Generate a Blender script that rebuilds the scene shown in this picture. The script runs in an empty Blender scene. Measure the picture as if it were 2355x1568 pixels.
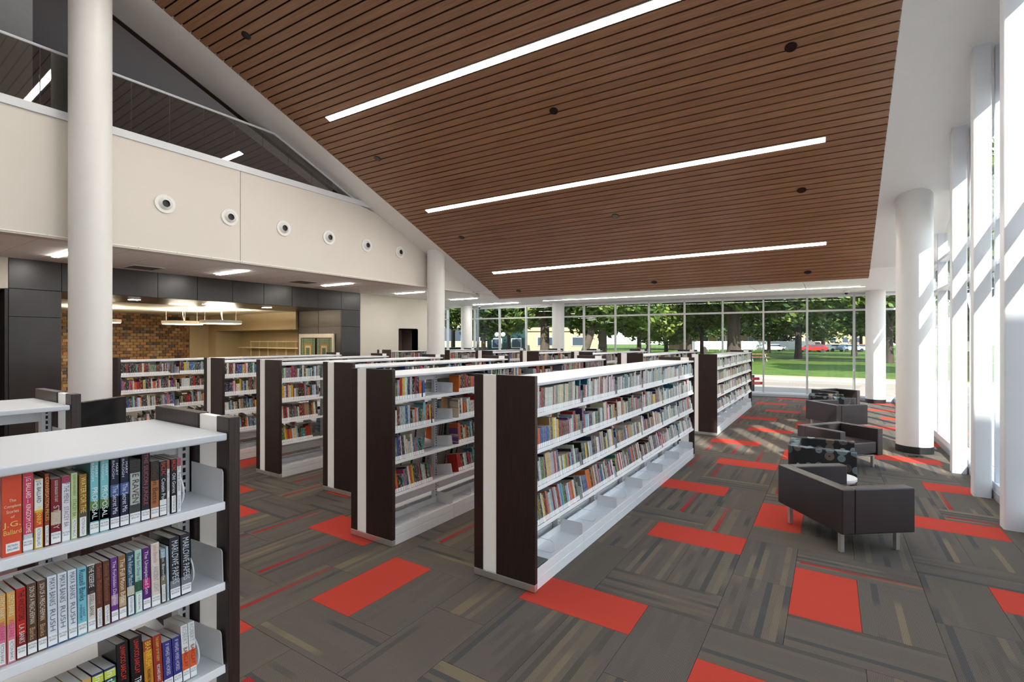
import bpy, bmesh, math, random   # library hall; metres; the rows of shelving run along +Y
from math import sin, cos, pi, radians, floor as fl
from mathutils import Vector, Matrix
R = random.Random(7)
scn = bpy.context.scene
COL = scn.collection
TH = .575                                   # heading of the camera, left of world +Y
# ------------------------------------------------------------------ camera, sky, sun, exposure
cam = bpy.data.objects.new('camera', bpy.data.cameras.new('camera')); COL.objects.link(cam)
cam.location = (0, 0, 2.05); cam.rotation_euler = (pi/2, 0, TH)
cam.data.sensor_width = 36; cam.data.lens = 1133/2355*36; cam.data.clip_start = .05; cam.data.clip_end = 900
scn.camera = cam
w = bpy.data.worlds.new('sky'); scn.world = w; w.use_nodes = True
nt = w.node_tree; nt.nodes.clear()
wo = nt.nodes.new('ShaderNodeOutputWorld'); bg = nt.nodes.new('ShaderNodeBackground')
tc = nt.nodes.new('ShaderNodeTexCoord'); sx = nt.nodes.new('ShaderNodeSeparateXYZ'); rp = nt.nodes.new('ShaderNodeValToRGB')
nt.links.new(tc.outputs['Generated'], sx.inputs[0]); nt.links.new(sx.outputs['Z'], rp.inputs[0])
rp.color_ramp.elements[0].color = (.98, .99, 1, 1); rp.color_ramp.elements[1].color = (.55, .74, 1, 1)
rp.color_ramp.elements[1].position = .8
nt.links.new(rp.outputs[0], bg.inputs[0]); nt.links.new(bg.outputs[0], wo.inputs[0]); bg.inputs[1].default_value = 2.3
SUN = 10
sl = bpy.data.lights.new('sun', 'SUN'); sl.energy = SUN; sl.angle = radians(.8); sl.color = (1, .95, .87)
so = bpy.data.objects.new('sun', sl); COL.objects.link(so)
so.rotation_euler = Vector((-1, 1.96, -1.8)).to_track_quat('-Z', 'Y').to_euler(); so.location = (10, -10, 20)
scn.view_settings.view_transform = 'Standard'; scn.view_settings.look = 'None'
scn.view_settings.exposure = .2; scn.view_settings.gamma = 1; scn.view_settings.use_curve_mapping = False
scn.cycles.use_denoising = True; scn.cycles.max_bounces = 8; scn.cycles.diffuse_bounces = 4
scn.cycles.transparent_max_bounces = 16; scn.cycles.sample_clamp_indirect = 6; scn.cycles.caustics_reflective = False
LAMP = 50                                   # strength of the long ceiling lamps
# ------------------------------------------------------------------ helpers
def srgb(r, g, b):
    f = lambda c: (c/255/12.92) if c/255 <= .04045 else ((c/255+.055)/1.055)**2.4
    return (f(r), f(g), f(b), 1)
class N:
    """small node-tree helper"""
    def __init__(s, name):
        s.m = bpy.data.materials.new(name); s.m.use_nodes = True; s.t = s.m.node_tree
        s.b = s.t.nodes['Principled BSDF']; s.out = s.t.nodes['Material Output']
    def n(s, typ, **k):
        x = s.t.nodes.new('ShaderNode'+typ)
        for a, v in k.items():
            if a.startswith('i_'):
                q = a[2:]; q = int(q) if q.isdigit() else q.replace('_', ' ')
                x.inputs[q].default_value = v
            else: setattr(x, a, v)
        return x
    def l(s, a, b): s.t.links.new(a, b)
    def math(s, op, a, b=None, c=None):
        x = s.t.nodes.new('ShaderNodeMath'); x.operation = op
        for i, v in enumerate((a, b, c)):
            if v is None: continue
            if hasattr(v, 'links'): s.l(v, x.inputs[i])
            else: x.inputs[i].default_value = v
        return x.outputs[0]
    def mix(s, f, a, b):
        x = s.t.nodes.new('ShaderNodeMix'); x.data_type = 'RGBA'
        for i, v in ((0, f), (6, a), (7, b)):
            if hasattr(v, 'links'): s.l(v, x.inputs[i])
            else: x.inputs[i].default_value = v
        return x.outputs[2]
    def ramp(s, f, stops, const=False):
        x = s.t.nodes.new('ShaderNodeValToRGB'); s.l(f, x.inputs[0]); e = x.color_ramp.elements
        if const: x.color_ramp.interpolation = 'CONSTANT'
        while len(e) < len(stops): e.new(.5)
        for i, (p, c) in enumerate(stops): e[i].position = p; e[i].color = c if len(c) == 4 else (*c, 1)
        return x.outputs[0]
def mat(name, c, rough=.5, metal=0, spec=.5, var=.04, scale=6, bump=0, emit=None, es=0, coat=0, stretch=(1, 1, 1)):
    k = N(name); c = (*c[:3], 1)
    tc = k.n('TexCoord'); mp = k.n('Mapping'); mp.inputs['Scale'].default_value = stretch; k.l(tc.outputs['Object'], mp.inputs[0])
    no = k.n('TexNoise', i_Scale=scale, i_Detail=3.0); k.l(mp.outputs[0], no.inputs['Vector'])
    lo = tuple(v*(1-var) for v in c[:3])+(1,); hi = tuple(min(1, v*(1+var)) for v in c[:3])+(1,)
    k.l(k.ramp(no.outputs[0], [(.3, lo), (.7, hi)]), k.b.inputs['Base Color'])
    k.b.inputs['Roughness'].default_value = rough; k.b.inputs['Metallic'].default_value = metal
    k.b.inputs['Specular IOR Level'].default_value = spec; k.b.inputs['Coat Weight'].default_value = coat
    if bump:
        bp = k.n('Bump', i_Strength=bump, i_Distance=.002); k.l(no.outputs[0], bp.inputs['Height']); k.l(bp.outputs[0], k.b.inputs['Normal'])
    if emit: k.b.inputs['Emission Color'].default_value = (*emit[:3], 1); k.b.inputs['Emission Strength'].default_value = es
    return k.m
class MB:
    def __init__(s): s.v = []; s.f = []; s.m = []; s.c = []; s.uv = None
    def face(s, pts, m=0, c=None):
        b = len(s.v); s.v += [tuple(p) for p in pts]; s.f.append(tuple(range(b, b+len(pts)))); s.m.append(m); s.c.append(c)
    def box(s, x0, y0, z0, x1, y1, z1, m=0, c=None, M=None):
        p = [(x, y, z) for z in (z0, z1) for y in (y0, y1) for x in (x0, x1)]
        if M is not None: p = [tuple(M @ Vector(q)) for q in p]
        b = len(s.v); s.v += p
        for q in ((0, 2, 3, 1), (4, 5, 7, 6), (0, 1, 5, 4), (2, 6, 7, 3), (0, 4, 6, 2), (1, 3, 7, 5)):
            s.f.append(tuple(b+i for i in q)); s.m.append(m); s.c.append(c)
        return s
    def cyl(s, x, y, z0, z1, r, n=32, m=0, r1=None, M=None):
        r1 = r if r1 is None else r1; b = len(s.v)
        for z, q in ((z0, r), (z1, r1)):
            for i in range(n):
                p = Vector((x+q*cos(2*pi*i/n), y+q*sin(2*pi*i/n), z)); s.v.append(tuple(M @ p if M is not None else p))
        for i in range(n): j = (i+1) % n; s.f.append((b+i, b+j, b+n+j, b+n+i)); s.m.append(m); s.c.append(None)
        s.f.append(tuple(b+n-1-i for i in range(n))); s.m.append(m); s.c.append(None)
        s.f.append(tuple(b+n+i for i in range(n))); s.m.append(m); s.c.append(None)
        return s
    def tube(s, pts, r, n=6, closed=False, m=0):
        P = [Vector(p) for p in pts]; L = len(P); b = len(s.v); up = None
        for i, p in enumerate(P):
            a = P[(i-1) % L] if (closed or i) else P[0]; c = P[(i+1) % L] if (closed or i < L-1) else P[-1]
            t = (c-a).normalized()
            u = (up - t*up.dot(t)) if up is not None else t.orthogonal()
            if u.length < 1e-6: u = t.orthogonal()
            u.normalize(); up = u; v = t.cross(u); rr = r[i] if isinstance(r, (list, tuple)) else r
            for k in range(n): a2 = 2*pi*k/n; s.v.append(tuple(p+(u*cos(a2)+v*sin(a2))*rr))
        for i in range(L if closed else L-1):
            j = (i+1) % L
            for k in range(n):
                k2 = (k+1) % n; s.f.append((b+i*n+k, b+i*n+k2, b+j*n+k2, b+j*n+k)); s.m.append(m); s.c.append(None)
        if not closed:
            s.f.append(tuple(b+n-1-k for k in range(n))); s.f.append(tuple(b+(L-1)*n+k for k in range(n))); s.m += [m, m]; s.c += [None, None]
        return s
    def prism(s, pts, z0, z1, axis='z', m=0):
        """extrude a 2-D outline; axis is the extrusion axis"""
        def P(a, b, c): return {'z': (a, b, c), 'y': (a, c, b), 'x': (c, a, b)}[axis]
        n = len(pts); b = len(s.v); s.v += [P(a, q, z0) for a, q in pts]+[P(a, q, z1) for a, q in pts]
        for i in range(n): j = (i+1) % n; s.f.append((b+i, b+j, b+n+j, b+n+i)); s.m.append(m); s.c.append(None)
        s.f.append(tuple(b+n-1-i for i in range(n))); s.f.append(tuple(b+n+i for i in range(n))); s.m += [m, m]; s.c += [None, None]
        return s
    def mesh(s, name, mats, bevel=0, seg=2, smooth=False):
        me = bpy.data.meshes.new(name); me.from_pydata(s.v, [], s.f)
        for q in (mats if isinstance(mats, (list, tuple)) else [mats]): me.materials.append(q)
        if any(s.m): me.polygons.foreach_set('material_index', s.m)
        if any(c is not None for c in s.c):
            a = me.color_attributes.new('col', 'FLOAT_COLOR', 'CORNER'); d = []
            for f, c in zip(s.f, s.c): d += [*(c or (1, 1, 1))[:3], (c[3] if c and len(c) > 3 else 1)]*len(f)
            a.data.foreach_set('color', d)
        if s.uv:
            u = me.uv_layers.new(name='UVMap'); u.data.foreach_set('uv', s.uv)
        if bevel or smooth is not False or True:
            bm = bmesh.new(); bm.from_mesh(me)
            if not s.uv and not any(c is not None for c in s.c): bmesh.ops.recalc_face_normals(bm, faces=bm.faces)
            if bevel: bmesh.ops.bevel(bm, geom=[e for e in bm.edges], offset=bevel, segments=seg, affect='EDGES', profile=.5, clamp_overlap=True)
            if smooth or bevel:
                for f in bm.faces: f.smooth = True
            bm.to_mesh(me); bm.free()
            if bevel:                                  # area-weighted normals keep the large faces flat
                vn = [Vector((0, 0, 0)) for _ in me.vertices]
                for p in me.polygons:
                    q = p.normal*p.area**1.5
                    for i in p.vertices: vn[i] += q
                me.normals_split_custom_set_from_vertices([v.normalized() if v.length else Vector((0, 0, 1)) for v in vn])
            elif smooth: me.set_sharp_from_angle(angle=radians(40))
        return me
    def obj(s, name, mats, parent=None, bevel=0, seg=2, smooth=False, loc=None):
        return link(name, s.mesh(name, mats, bevel, seg, smooth), parent, loc)
def link(name, data, parent=None, loc=None, rot=None):
    o = bpy.data.objects.new(name, data); COL.objects.link(o)
    if parent: o.parent = parent
    if loc: o.location = loc
    if rot: o.rotation_euler = rot
    return o
def thing(name, label, cat, loc=(0, 0, 0), rz=0, group=None):
    return tag(link(name, None, None, loc, (0, 0, rz)), label, cat, group)
def tag(o, label, cat, group=None, kind=None):
    o['label'] = label; o['category'] = cat
    if group: o['group'] = group
    if kind: o['kind'] = kind
    return o
def st(o, label=None, cat=None):
    o['kind'] = 'structure'
    if label: o['label'] = label
    if cat: o['category'] = cat
    return o
def rbox(x0, y0, x1, y1, r, n=4):
    """rounded rectangle outline"""
    o = []
    for cx, cy, a in ((x1-r, y1-r, 0), (x0+r, y1-r, 90), (x0+r, y0+r, 180), (x1-r, y0+r, 270)):
        for i in range(n+1): t = radians(a+90*i/n); o.append((cx+r*cos(t), cy+r*sin(t)))
    return o
def inview(x, y, z=0, margin=60):
    d = -sin(TH)*x+cos(TH)*y; s_ = cos(TH)*x+sin(TH)*y
    if d < .2: return False
    px = 1177.5+1133*s_/d; py = 784+1133*(2.05-z)/d
    return -margin < px < 2355+margin and -margin < py < 1568+margin
# ------------------------------------------------------------------ materials
white = mat('white_paint', srgb(238, 238, 236), .55, var=.01)
shelfw = mat('white_enamel', srgb(240, 241, 243), .32, var=.01)
colw = mat('column_paint', srgb(233, 233, 231), .45, var=.01)
bulk = mat('warm_white_paint', srgb(226, 220, 212), .6, var=.012, scale=1.5)
beige = mat('beige_paint', srgb(214, 207, 194), .6, var=.015, scale=1.2)
tanw = mat('tan_paint', srgb(196, 178, 142), .6, var=.02)
steelp = mat('pale_grey_paint', srgb(226, 230, 236), .4, var=.01)
alum = mat('anodised_aluminium', srgb(200, 201, 200), .35, .3, var=.02)
metal = mat('brushed_steel', srgb(222, 220, 217), .28, .75, var=.05, stretch=(1, 1, 30))
black = mat('black_rubber', srgb(34, 34, 36), .45)
canopym = mat('canopy_laminate', srgb(212, 214, 218), .4, var=.01)
blackg = mat('black_plastic', srgb(16, 16, 18), .18)
acryl = mat('white_acrylic', srgb(244, 242, 238), .25, var=.02, scale=2, emit=(1, .98, .94), es=.12)  # slight emission stands in for backlight through the strip
def wood_dark():
    k = N('espresso_veneer'); tc = k.n('TexCoord'); mp = k.n('Mapping'); mp.inputs['Scale'].default_value = (40, 40, 1.2)
    k.l(tc.outputs['Object'], mp.inputs[0]); no = k.n('TexNoise', i_Scale=3.0, i_Detail=6.0); k.l(mp.outputs[0], no.inputs['Vector'])
    k.l(k.ramp(no.outputs[0], [(.3, srgb(38, 28, 26)), (.75, srgb(62, 46, 42))]), k.b.inputs['Base Color'])
    k.b.inputs['Roughness'].default_value = .38; k.b.inputs['Specular IOR Level'].default_value = .45
    return k.m
espresso = wood_dark()
panelk = mat('charcoal_laminate', srgb(50, 46, 46), .33, var=.12, scale=3, stretch=(1, 1, .3))
def wood_plank():
    k = N('walnut_plank'); tc = k.n('TexCoord'); oi = k.n('ObjectInfo'); sp = k.n('SeparateXYZ'); k.l(tc.outputs['Object'], sp.inputs[0])
    sh = k.math('MULTIPLY', oi.outputs['Random'], 37.0)
    seg = k.math('FLOOR', k.math('DIVIDE', k.math('ADD', sp.outputs[0], sh), 2.44))
    cb = k.n('CombineXYZ'); k.l(seg, cb.inputs[0]); k.l(oi.outputs['Random'], cb.inputs[1])
    wn = k.n('TexWhiteNoise', noise_dimensions='3D'); k.l(cb.outputs[0], wn.inputs['Vector'])
    cc = k.n('CombineXYZ'); k.l(k.math('MULTIPLY', sp.outputs[0], 1.2), cc.inputs[0]); k.l(k.math('MULTIPLY', sp.outputs[1], 55.0), cc.inputs[1]); k.l(sh, cc.inputs[2])
    no = k.n('TexNoise', i_Scale=1.6, i_Detail=5.0); k.l(cc.outputs[0], no.inputs['Vector'])
    c1 = k.ramp(no.outputs[0], [(.25, srgb(132, 94, 66)), (.55, srgb(158, 116, 84)), (.8, srgb(180, 140, 106))])
    c2 = k.mix(k.math('MULTIPLY', wn.outputs['Value'], .32), c1, srgb(112, 72, 48))
    k.l(c2, k.b.inputs['Base Color']); k.b.inputs['Roughness'].default_value = .42; k.b.inputs['Specular IOR Level'].default_value = .5
    return k.m
plankm = wood_plank()
def carpet(kind):
    k = N('carpet_'+kind); uv = k.n('UVMap', uv_map='UVMap'); sp = k.n('SeparateXYZ'); k.l(uv.outputs[0], sp.inputs[0])
    U, V = sp.outputs[0], sp.outputs[1]           # metres along / across the tile, plus whole-number offsets of 10 per tile
    tid = k.math('FLOOR', k.math('DIVIDE', V, 10.0)); v = k.math('SUBTRACT', V, k.math('MULTIPLY', tid, 10.0))
    tu = k.math('FLOOR', k.math('DIVIDE', U, 10.0)); u = k.math('SUBTRACT', U, k.math('MULTIPLY', tu, 10.0))
    # fibre speckle and fine ribs
    fz = k.n('TexNoise', i_Scale=420.0, i_Detail=2.0); k.l(uv.outputs[0], fz.inputs['Vector'])
    rib = k.math('SINE', k.math('MULTIPLY', v, 2*pi/.009))
    if kind == 'red':
        c = k.ramp(fz.outputs[0], [(.3, srgb(158, 52, 43)), (.7, srgb(190, 72, 58))])
    else:
        band = k.math('FLOOR', k.math('DIVIDE', v, .0457))
        cb = k.n('CombineXYZ'); k.l(band, cb.inputs[0]); k.l(tid, cb.inputs[1]); k.l(tu, cb.inputs[2])
        wn = k.n('TexWhiteNoise', noise_dimensions='3D'); k.l(cb.outputs[0], wn.inputs['Vector'])
        bc = k.ramp(wn.outputs['Value'], [(0, srgb(92, 86, 81)), (.58, srgb(80, 76, 72)), (.66, srgb(106, 97, 85)), (.72, srgb(74, 73, 73)), (.8, srgb(95, 89, 81)), (.92, srgb(114, 103, 86))], True)
        cl = k.n('CombineXYZ'); k.l(k.math('MULTIPLY', u, 1.7), cl.inputs[0]); k.l(k.math('MULTIPLY', wn.outputs['Value'], 31.0), cl.inputs[1]); k.l(tid, cl.inputs[2])
        ln = k.n('TexNoise', i_Scale=1.0, i_Detail=0.0); k.l(cl.outputs[0], ln.inputs['Vector'])
        amt = k.ramp(ln.outputs[0], [(.38, (0, 0, 0)), (.5, (1, 1, 1))])
        t2 = k.n('TexWhiteNoise', noise_dimensions='2D'); ct = k.n('CombineXYZ'); k.l(tid, ct.inputs[0]); k.l(tu, ct.inputs[1]); k.l(ct.outputs[0], t2.inputs['Vector'])
        base = k.ramp(t2.outputs['Value'], [(0, srgb(85, 80, 76)), (1, srgb(100, 92, 82))])
        c = k.mix(amt, base, bc)
        if kind == 'stripe':
            a = k.math('GREATER_THAN', v, .105); b = k.math('LESS_THAN', v, .152)
            en = k.math('GREATER_THAN', u, .03)
            f = k.math('MULTIPLY', k.math('MULTIPLY', a, b), en)
            fade = k.math('SUBTRACT', 1.0, k.math('MULTIPLY', u, .75))
            c = k.mix(k.math('MULTIPLY', f, k.math('MAXIMUM', fade, .25)), c, srgb(150, 40, 42))
        sk = k.ramp(fz.outputs[0], [(.3, (.45, .45, .45)), (.7, (1.5, 1.5, 1.5))])
        mm = k.n('Mix', data_type='RGBA', blend_type='MULTIPLY'); mm.inputs[0].default_value = 1; k.l(c, mm.inputs[6]); k.l(sk, mm.inputs[7]); c = mm.outputs[2]
        rr = k.math('MULTIPLY_ADD', rib, .24, 1.0)
        m2 = k.n('Mix', data_type='RGBA', blend_type='MULTIPLY'); m2.inputs[0].default_value = 1; k.l(c, m2.inputs[6]); k.l(rr, m2.inputs[7]); c = m2.outputs[2]
    k.l(c, k.b.inputs['Base Color']); k.b.inputs['Roughness'].default_value = .95; k.b.inputs['Specular IOR Level'].default_value = .1
    bp = k.n('Bump', i_Strength=.4, i_Distance=.002); k.l(fz.outputs[0], bp.inputs['Height']); k.l(bp.outputs[0], k.b.inputs['Normal'])
    return k.m
cp_plain, cp_stripe, cp_red = carpet('plain'), carpet('stripe'), carpet('red')
def glass(name, tint=(1, 1, 1), refl=1.0, base=.04):
    k = N(name); k.t.nodes.remove(k.b)
    tr = k.n('BsdfTransparent'); tr.inputs[0].default_value = (*tint, 1); g = k.n('BsdfGlossy'); g.inputs['Roughness'].default_value = .01
    lw = k.n('LayerWeight'); lw.inputs['Blend'].default_value = .5; mx = k.n('MixShader')
    k.l(k.math('MULTIPLY_ADD', k.math('POWER', lw.outputs['Facing'], 5.0), refl, base), mx.inputs[0]); k.l(tr.outputs[0], mx.inputs[1]); k.l(g.outputs[0], mx.inputs[2])
    k.l(mx.outputs[0], k.out.inputs[0]); return k.m
pane_m = glass('clear_glazing', (.96, .98, .97), .5, .02)
rail_m = glass('grey_tinted_glass', (.72, .70, .66), 1.0, .13)
def lamp_mat(name, c, s): return mat(name, (.9, .9, .9), .5, emit=c, es=s)
lampm = lamp_mat('lamp_diffuser', (1, .955, .88), LAMP)
lamps = lamp_mat('small_lamp_diffuser', (1, .96, .90), 60)
ringm = lamp_mat('ring_lamp_diffuser', (1, .88, .68), 16); ringu = lamp_mat('ring_lamp_uplight', (1, .88, .68), 55)
def leather():
    k = N('brown_leather'); tc = k.n('TexCoord'); vo = k.n('TexVoronoi', i_Scale=260.0); k.l(tc.outputs['Object'], vo.inputs['Vector'])
    no = k.n('TexNoise', i_Scale=3.0); k.l(tc.outputs['Object'], no.inputs['Vector'])
    k.l(k.ramp(no.outputs[0], [(.3, srgb(44, 37, 39)), (.7, srgb(53, 45, 46))]), k.b.inputs['Base Color'])
    k.b.inputs['Roughness'].default_value = .36; k.b.inputs['Specular IOR Level'].default_value = .5
    bp = k.n('Bump', i_Strength=.15, i_Distance=.001); k.l(vo.outputs['Distance'], bp.inputs['Height']); k.l(bp.outputs[0], k.b.inputs['Normal'])
    return k.m
leatherm = leather()
def dots():
    k = N('ring_print_fabric'); tc = k.n('TexCoord')
    def layer(scale, loc, col, w):
        mp = k.n('Mapping'); mp.inputs['Location'].default_value = loc; k.l(tc.outputs['Object'], mp.inputs[0])
        vo = k.n('TexVoronoi', i_Scale=scale, i_Randomness=.55); k.l(mp.outputs[0], vo.inputs['Vector']); d = vo.outputs['Distance']
        wn = k.n('SeparateColor'); k.l(vo.outputs['Color'], wn.inputs[0])
        on = k.math('GREATER_THAN', wn.outputs[0], w)
        disc = k.math('MULTIPLY', k.math('LESS_THAN', d, .41), k.math('GREATER_THAN', d, .085))
        ring = k.math('MULTIPLY_ADD', k.math('SINE', k.math('MULTIPLY', d, 120.0)), .25, .75)
        cc = k.ramp(wn.outputs[1], [(0, col[0]), (.34, col[1]), (.67, col[2])], True)
        return k.math('MULTIPLY', k.math('MULTIPLY', disc, on), ring), cc
    f1, c1 = layer(5.0, (0, 0, 0), (srgb(112, 132, 138), srgb(70, 92, 104), srgb(82, 72, 66)), .2)
    f2, c2 = layer(7.6, (3.1, 1.7, 5.3), (srgb(160, 172, 174), srgb(112, 130, 138), srgb(106, 94, 86)), .45)
    c = k.mix(f2, k.mix(f1, srgb(24, 24, 27), c1), c2)
    k.l(c, k.b.inputs['Base Color']); k.b.inputs['Roughness'].default_value = .8
    return k.m
dotm = dots()
def bookm():
    """vertex colour = cover colour; its alpha is 1 on printed covers and 0 on pages and shelf labels"""
    k = N('book_cover'); at = k.n('VertexColor', layer_name='col'); tc = k.n('TexCoord'); gm = k.n('NewGeometry')
    mp = k.n('Mapping'); mp.inputs['Scale'].default_value = (1, 150, 30); k.l(tc.outputs['Object'], mp.inputs[0])
    no = k.n('TexNoise', i_Scale=1.0, i_Detail=1.0); k.l(mp.outputs[0], no.inputs['Vector'])
    f = k.math('MULTIPLY', k.math('GREATER_THAN', no.outputs[0], .6), at.outputs['Alpha'])
    sc = k.n('SeparateColor', mode='HSV'); k.l(at.outputs[0], sc.inputs[0])
    con = k.mix(k.math('LESS_THAN', sc.outputs[2], .3), srgb(70, 62, 66), srgb(220, 205, 180))
    k.l(k.mix(k.math('MULTIPLY', f, .6), at.outputs[0], con), k.b.inputs['Base Color'])
    k.b.inputs['Roughness'].default_value = .35
    return k.m
bookmat = bookm()
pagem = mat('paper_pages', srgb(222, 218, 208), .8, var=.06, scale=200, stretch=(1, 8, 1))
labelm = mat('label_paper', srgb(244, 244, 244), .4, var=.01)
_mc = {}
def flat(c, rough=.35):
    key = (tuple(c), rough)
    if key not in _mc: _mc[key] = mat('cover_%02x%02x%02x' % tuple(c), srgb(*c), rough, var=.08, scale=14)
    return _mc[key]
# ------------------------------------------------------------------ floor
CELL = .457; OX, OY = .40, .28
wallY = lambda x: 20.75+.1*(x-.67)
slab = MB().box(-22.6, -9, -.25, 2.05, 19, -.012)
slab.prism([(-22.6, 19), (2.05, 19), (2.05, wallY(2.05)+.1), (-15.6, wallY(-15.6)+.1), (-16.3, 19.1)], -.25, -.012)
floor = st(slab.obj('floor', mat('screed', srgb(70, 68, 66), .9)), 'carpeted floor of grey striped and red carpet tiles')
def tile_geo(mb, x, y, vert, tid, off, z=0):
    g = .0012; L, W = CELL*2-2*g, CELL-2*g
    w_, l_ = (W, L) if vert else (L, W)
    x0, y0 = x+g, y+g; b = len(mb.v)
    e = .0015
    for zz, q in ((-.011, 0), (z-.0015, 0), (z, e)):
        mb.v += [(x0+q, y0+q, zz), (x0+w_-q, y0+q, zz), (x0+w_-q, y0+l_-q, zz), (x0+q, y0+l_-q, zz)]
    F = [(b+8, b+9, b+10, b+11)]
    for a in (0, 4):
        for i in range(4): j = (i+1) % 4; F.append((b+a+i, b+a+j, b+a+4+j, b+a+4+i))
    for f in F:
        mb.f.append(f); mb.m.append(0); mb.c.append(None)
        for i in f:
            X, Y, _ = mb.v[i]; lx, ly = X-x, Y-y
            u, v = (ly, lx) if vert else (lx, ly)
            mb.uv += [u+10*off, v+10*tid]
tiles = []
for k in range(-3, 12):
    s = -4 if k % 2 == 0 else -5
    for j in range(-11, 4):
        x = s+3*j; y = 4*k
        tiles.append((x, y, 0, 'p'))
        tiles.append((x, y+1, 1, 'r' if j % 2 else 'p')); tiles.append((x+1, y+1, 1, 'p'))
        tiles.append((x, y+3, 0, 'p' if j % 2 else 'r'))
        tiles.append((x+2, y, 1, 'p')); tiles.append((x+2, y+2, 1, 'p'))
TR = random.Random(11); inn = []; rest = []
for (i, j, v, t) in tiles:
    x, y = (i+OX)*CELL, (j+OY)*CELL; w_, l_ = (CELL, 2*CELL) if v else (2*CELL, CELL)
    if x < -13.7 or x+w_ > 1.80 or y < -4 or y+l_ > wallY(x)-.06: 
        if x+w_ > 1.80 and x < 1.6 and -4 < y < 20 and not v: pass
        elif x+w_ > 1.80 and x < 1.7 and -4 < y < 20: pass
        else: continue
    if t == 'p' and TR.random() < .26: t = 's'
    cx_, cy_ = x+w_/2, y+l_/2
    d = -sin(TH)*cx_+cos(TH)*cy_
    vis = inview(cx_, cy_, 0, 120) and not (-2.64 < cx_ < -2.02 and 3.4 < cy_ < 9)
    rec = (x, y, v, t, w_, l_)
    (inn if vis else rest).append((d, rec))
inn.sort(key=lambda q: q[0]); rest += inn[298:]; inn = inn[:298]
proto = {}
for d, (x, y, v, t, w_, l_) in inn:
    key = (v, t, TR.randrange(14))
    if key not in proto:
        mb = MB(); mb.uv = []; tile_geo(mb, 0, 0, v, TR.randrange(200), TR.randrange(50))
        proto[key] = mb.mesh('carpet_tile', {'p': cp_plain, 's': cp_stripe, 'r': cp_red}[t])
    o = link('carpet_tile', proto[key], floor, (x, y, 0))
    if t == 'r': o['label'] = 'plain red carpet tile'
mb = {'p': MB(), 's': MB(), 'r': MB()}
for q in mb.values(): q.uv = []
joined = MB(); joined.uv = []; mi = {'p': 0, 's': 1, 'r': 2}
for d, (x, y, v, t, w_, l_) in rest:
    n0 = len(joined.f); tile_geo(joined, x, y, v, TR.randrange(200), TR.randrange(50))
    for i in range(n0, len(joined.f)): joined.m[i] = mi[t]
o = joined.obj('carpet_tiles', [cp_plain, cp_stripe, cp_red], floor); o['kind'] = 'stuff'
# ------------------------------------------------------------------ sloped ceiling
PZ = lambda x, y: 9.54-.414*y+.02*x
uvec = Vector((1, .038, -.414*.038+.02)).normalized(); nvec = Vector((-.02, .414, 1)).normalized(); vvec = nvec.cross(uvec).normalized()
if vvec.y < 0: vvec = -vvec
O = Vector((.75, 14.50, PZ(.75, 14.50)))
SM = Matrix(((uvec.x, vvec.x, nvec.x, O.x), (uvec.y, vvec.y, nvec.y, O.y), (uvec.z, vvec.z, nvec.z, O.z), (0, 0, 0, 1)))
LW = 10.42; PP = .1542
xoff_ = lambda v: (.752-O.x-vvec.x*v)/uvec.x
mb = MB().prism([(xoff_(0)-LW+.01, -.01), (xoff_(0)-.01, -.01), (xoff_(-24)-.01, -24), (xoff_(-24)-LW+.01, -24)], .035, .06)
cw = link('ceiling', mb.mesh('ceiling', mat('dark_backing', srgb(24, 18, 14), .9)), None); cw.matrix_world = SM; st(cw, 'sloping ceiling of narrow walnut planks with dark open joints')
pm = MB().box(-LW, -PP+.025, 0, 0, 0, .03).mesh('plank', plankm, bevel=.002, seg=1)
xoff = lambda v: (.752-O.x-vvec.x*v)/uvec.x
for k in range(84): link('plank', pm, cw, (xoff(-(k+.5)*PP), -k*PP, 0))
mb = MB()
for k in range(84, 155): q = xoff(-(k+.5)*PP); mb.box(q-LW, -k*PP-PP+.025, 0, q, -k*PP, .03)
o = mb.obj('planks', plankm, cw); o['kind'] = 'stuff'
def slope_prism(name, xs, y0, y1, m, th=.28):
    """slab lying in the slope: xs = (x0, x1), thickness above the plane"""
    p = [(xs[0], y0), (xs[1], y0), (xs[1], y1), (xs[0], y1)]; b = MB()
    b.v = [(x, y, PZ(x, y)) for x, y in p]+[(x, y, PZ(x, y)+th) for x, y in p]
    b.f = [(3, 2, 1, 0), (4, 5, 6, 7), (0, 1, 5, 4), (1, 2, 6, 5), (2, 3, 7, 6), (3, 0, 4, 7)]; b.m = [0]*6; b.c = [None]*6
    return b.obj(name, m)
st(slope_prism('ceiling', (.755, 2.1), -9, 14.09, white), 'white sloping plaster ceiling between the planks and the right glass wall')
st(slope_prism('trim_1', (-10.76, -9.66), -9, 13.58, mat('ceiling_edge_paint', srgb(246, 245, 243), .55, var=.01), .32), 'wide white sloping border along the left side of the plank ceiling')
mb = MB().box(-9.665, 13.4, 3.53, -9.645, 14.08, 3.8)
mb.v = [(x, y, z) for x, y, z in mb.v]
b = MB(); b.prism([(13.5, 3.722), (14.12, 3.50), (14.12, 3.74), (13.5, 3.76)], -9.70, -9.655, 'x'); st(b.obj('trim_2', white), 'thin white end cap at the lower left corner of the planks')
b = MB().box(-LW-.02, .003, -.0, 0.0, .03, .22); o = b.obj('trim_3', white); o.matrix_world = SM; st(o, 'white fascia along the low end of the plank ceiling')
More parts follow.
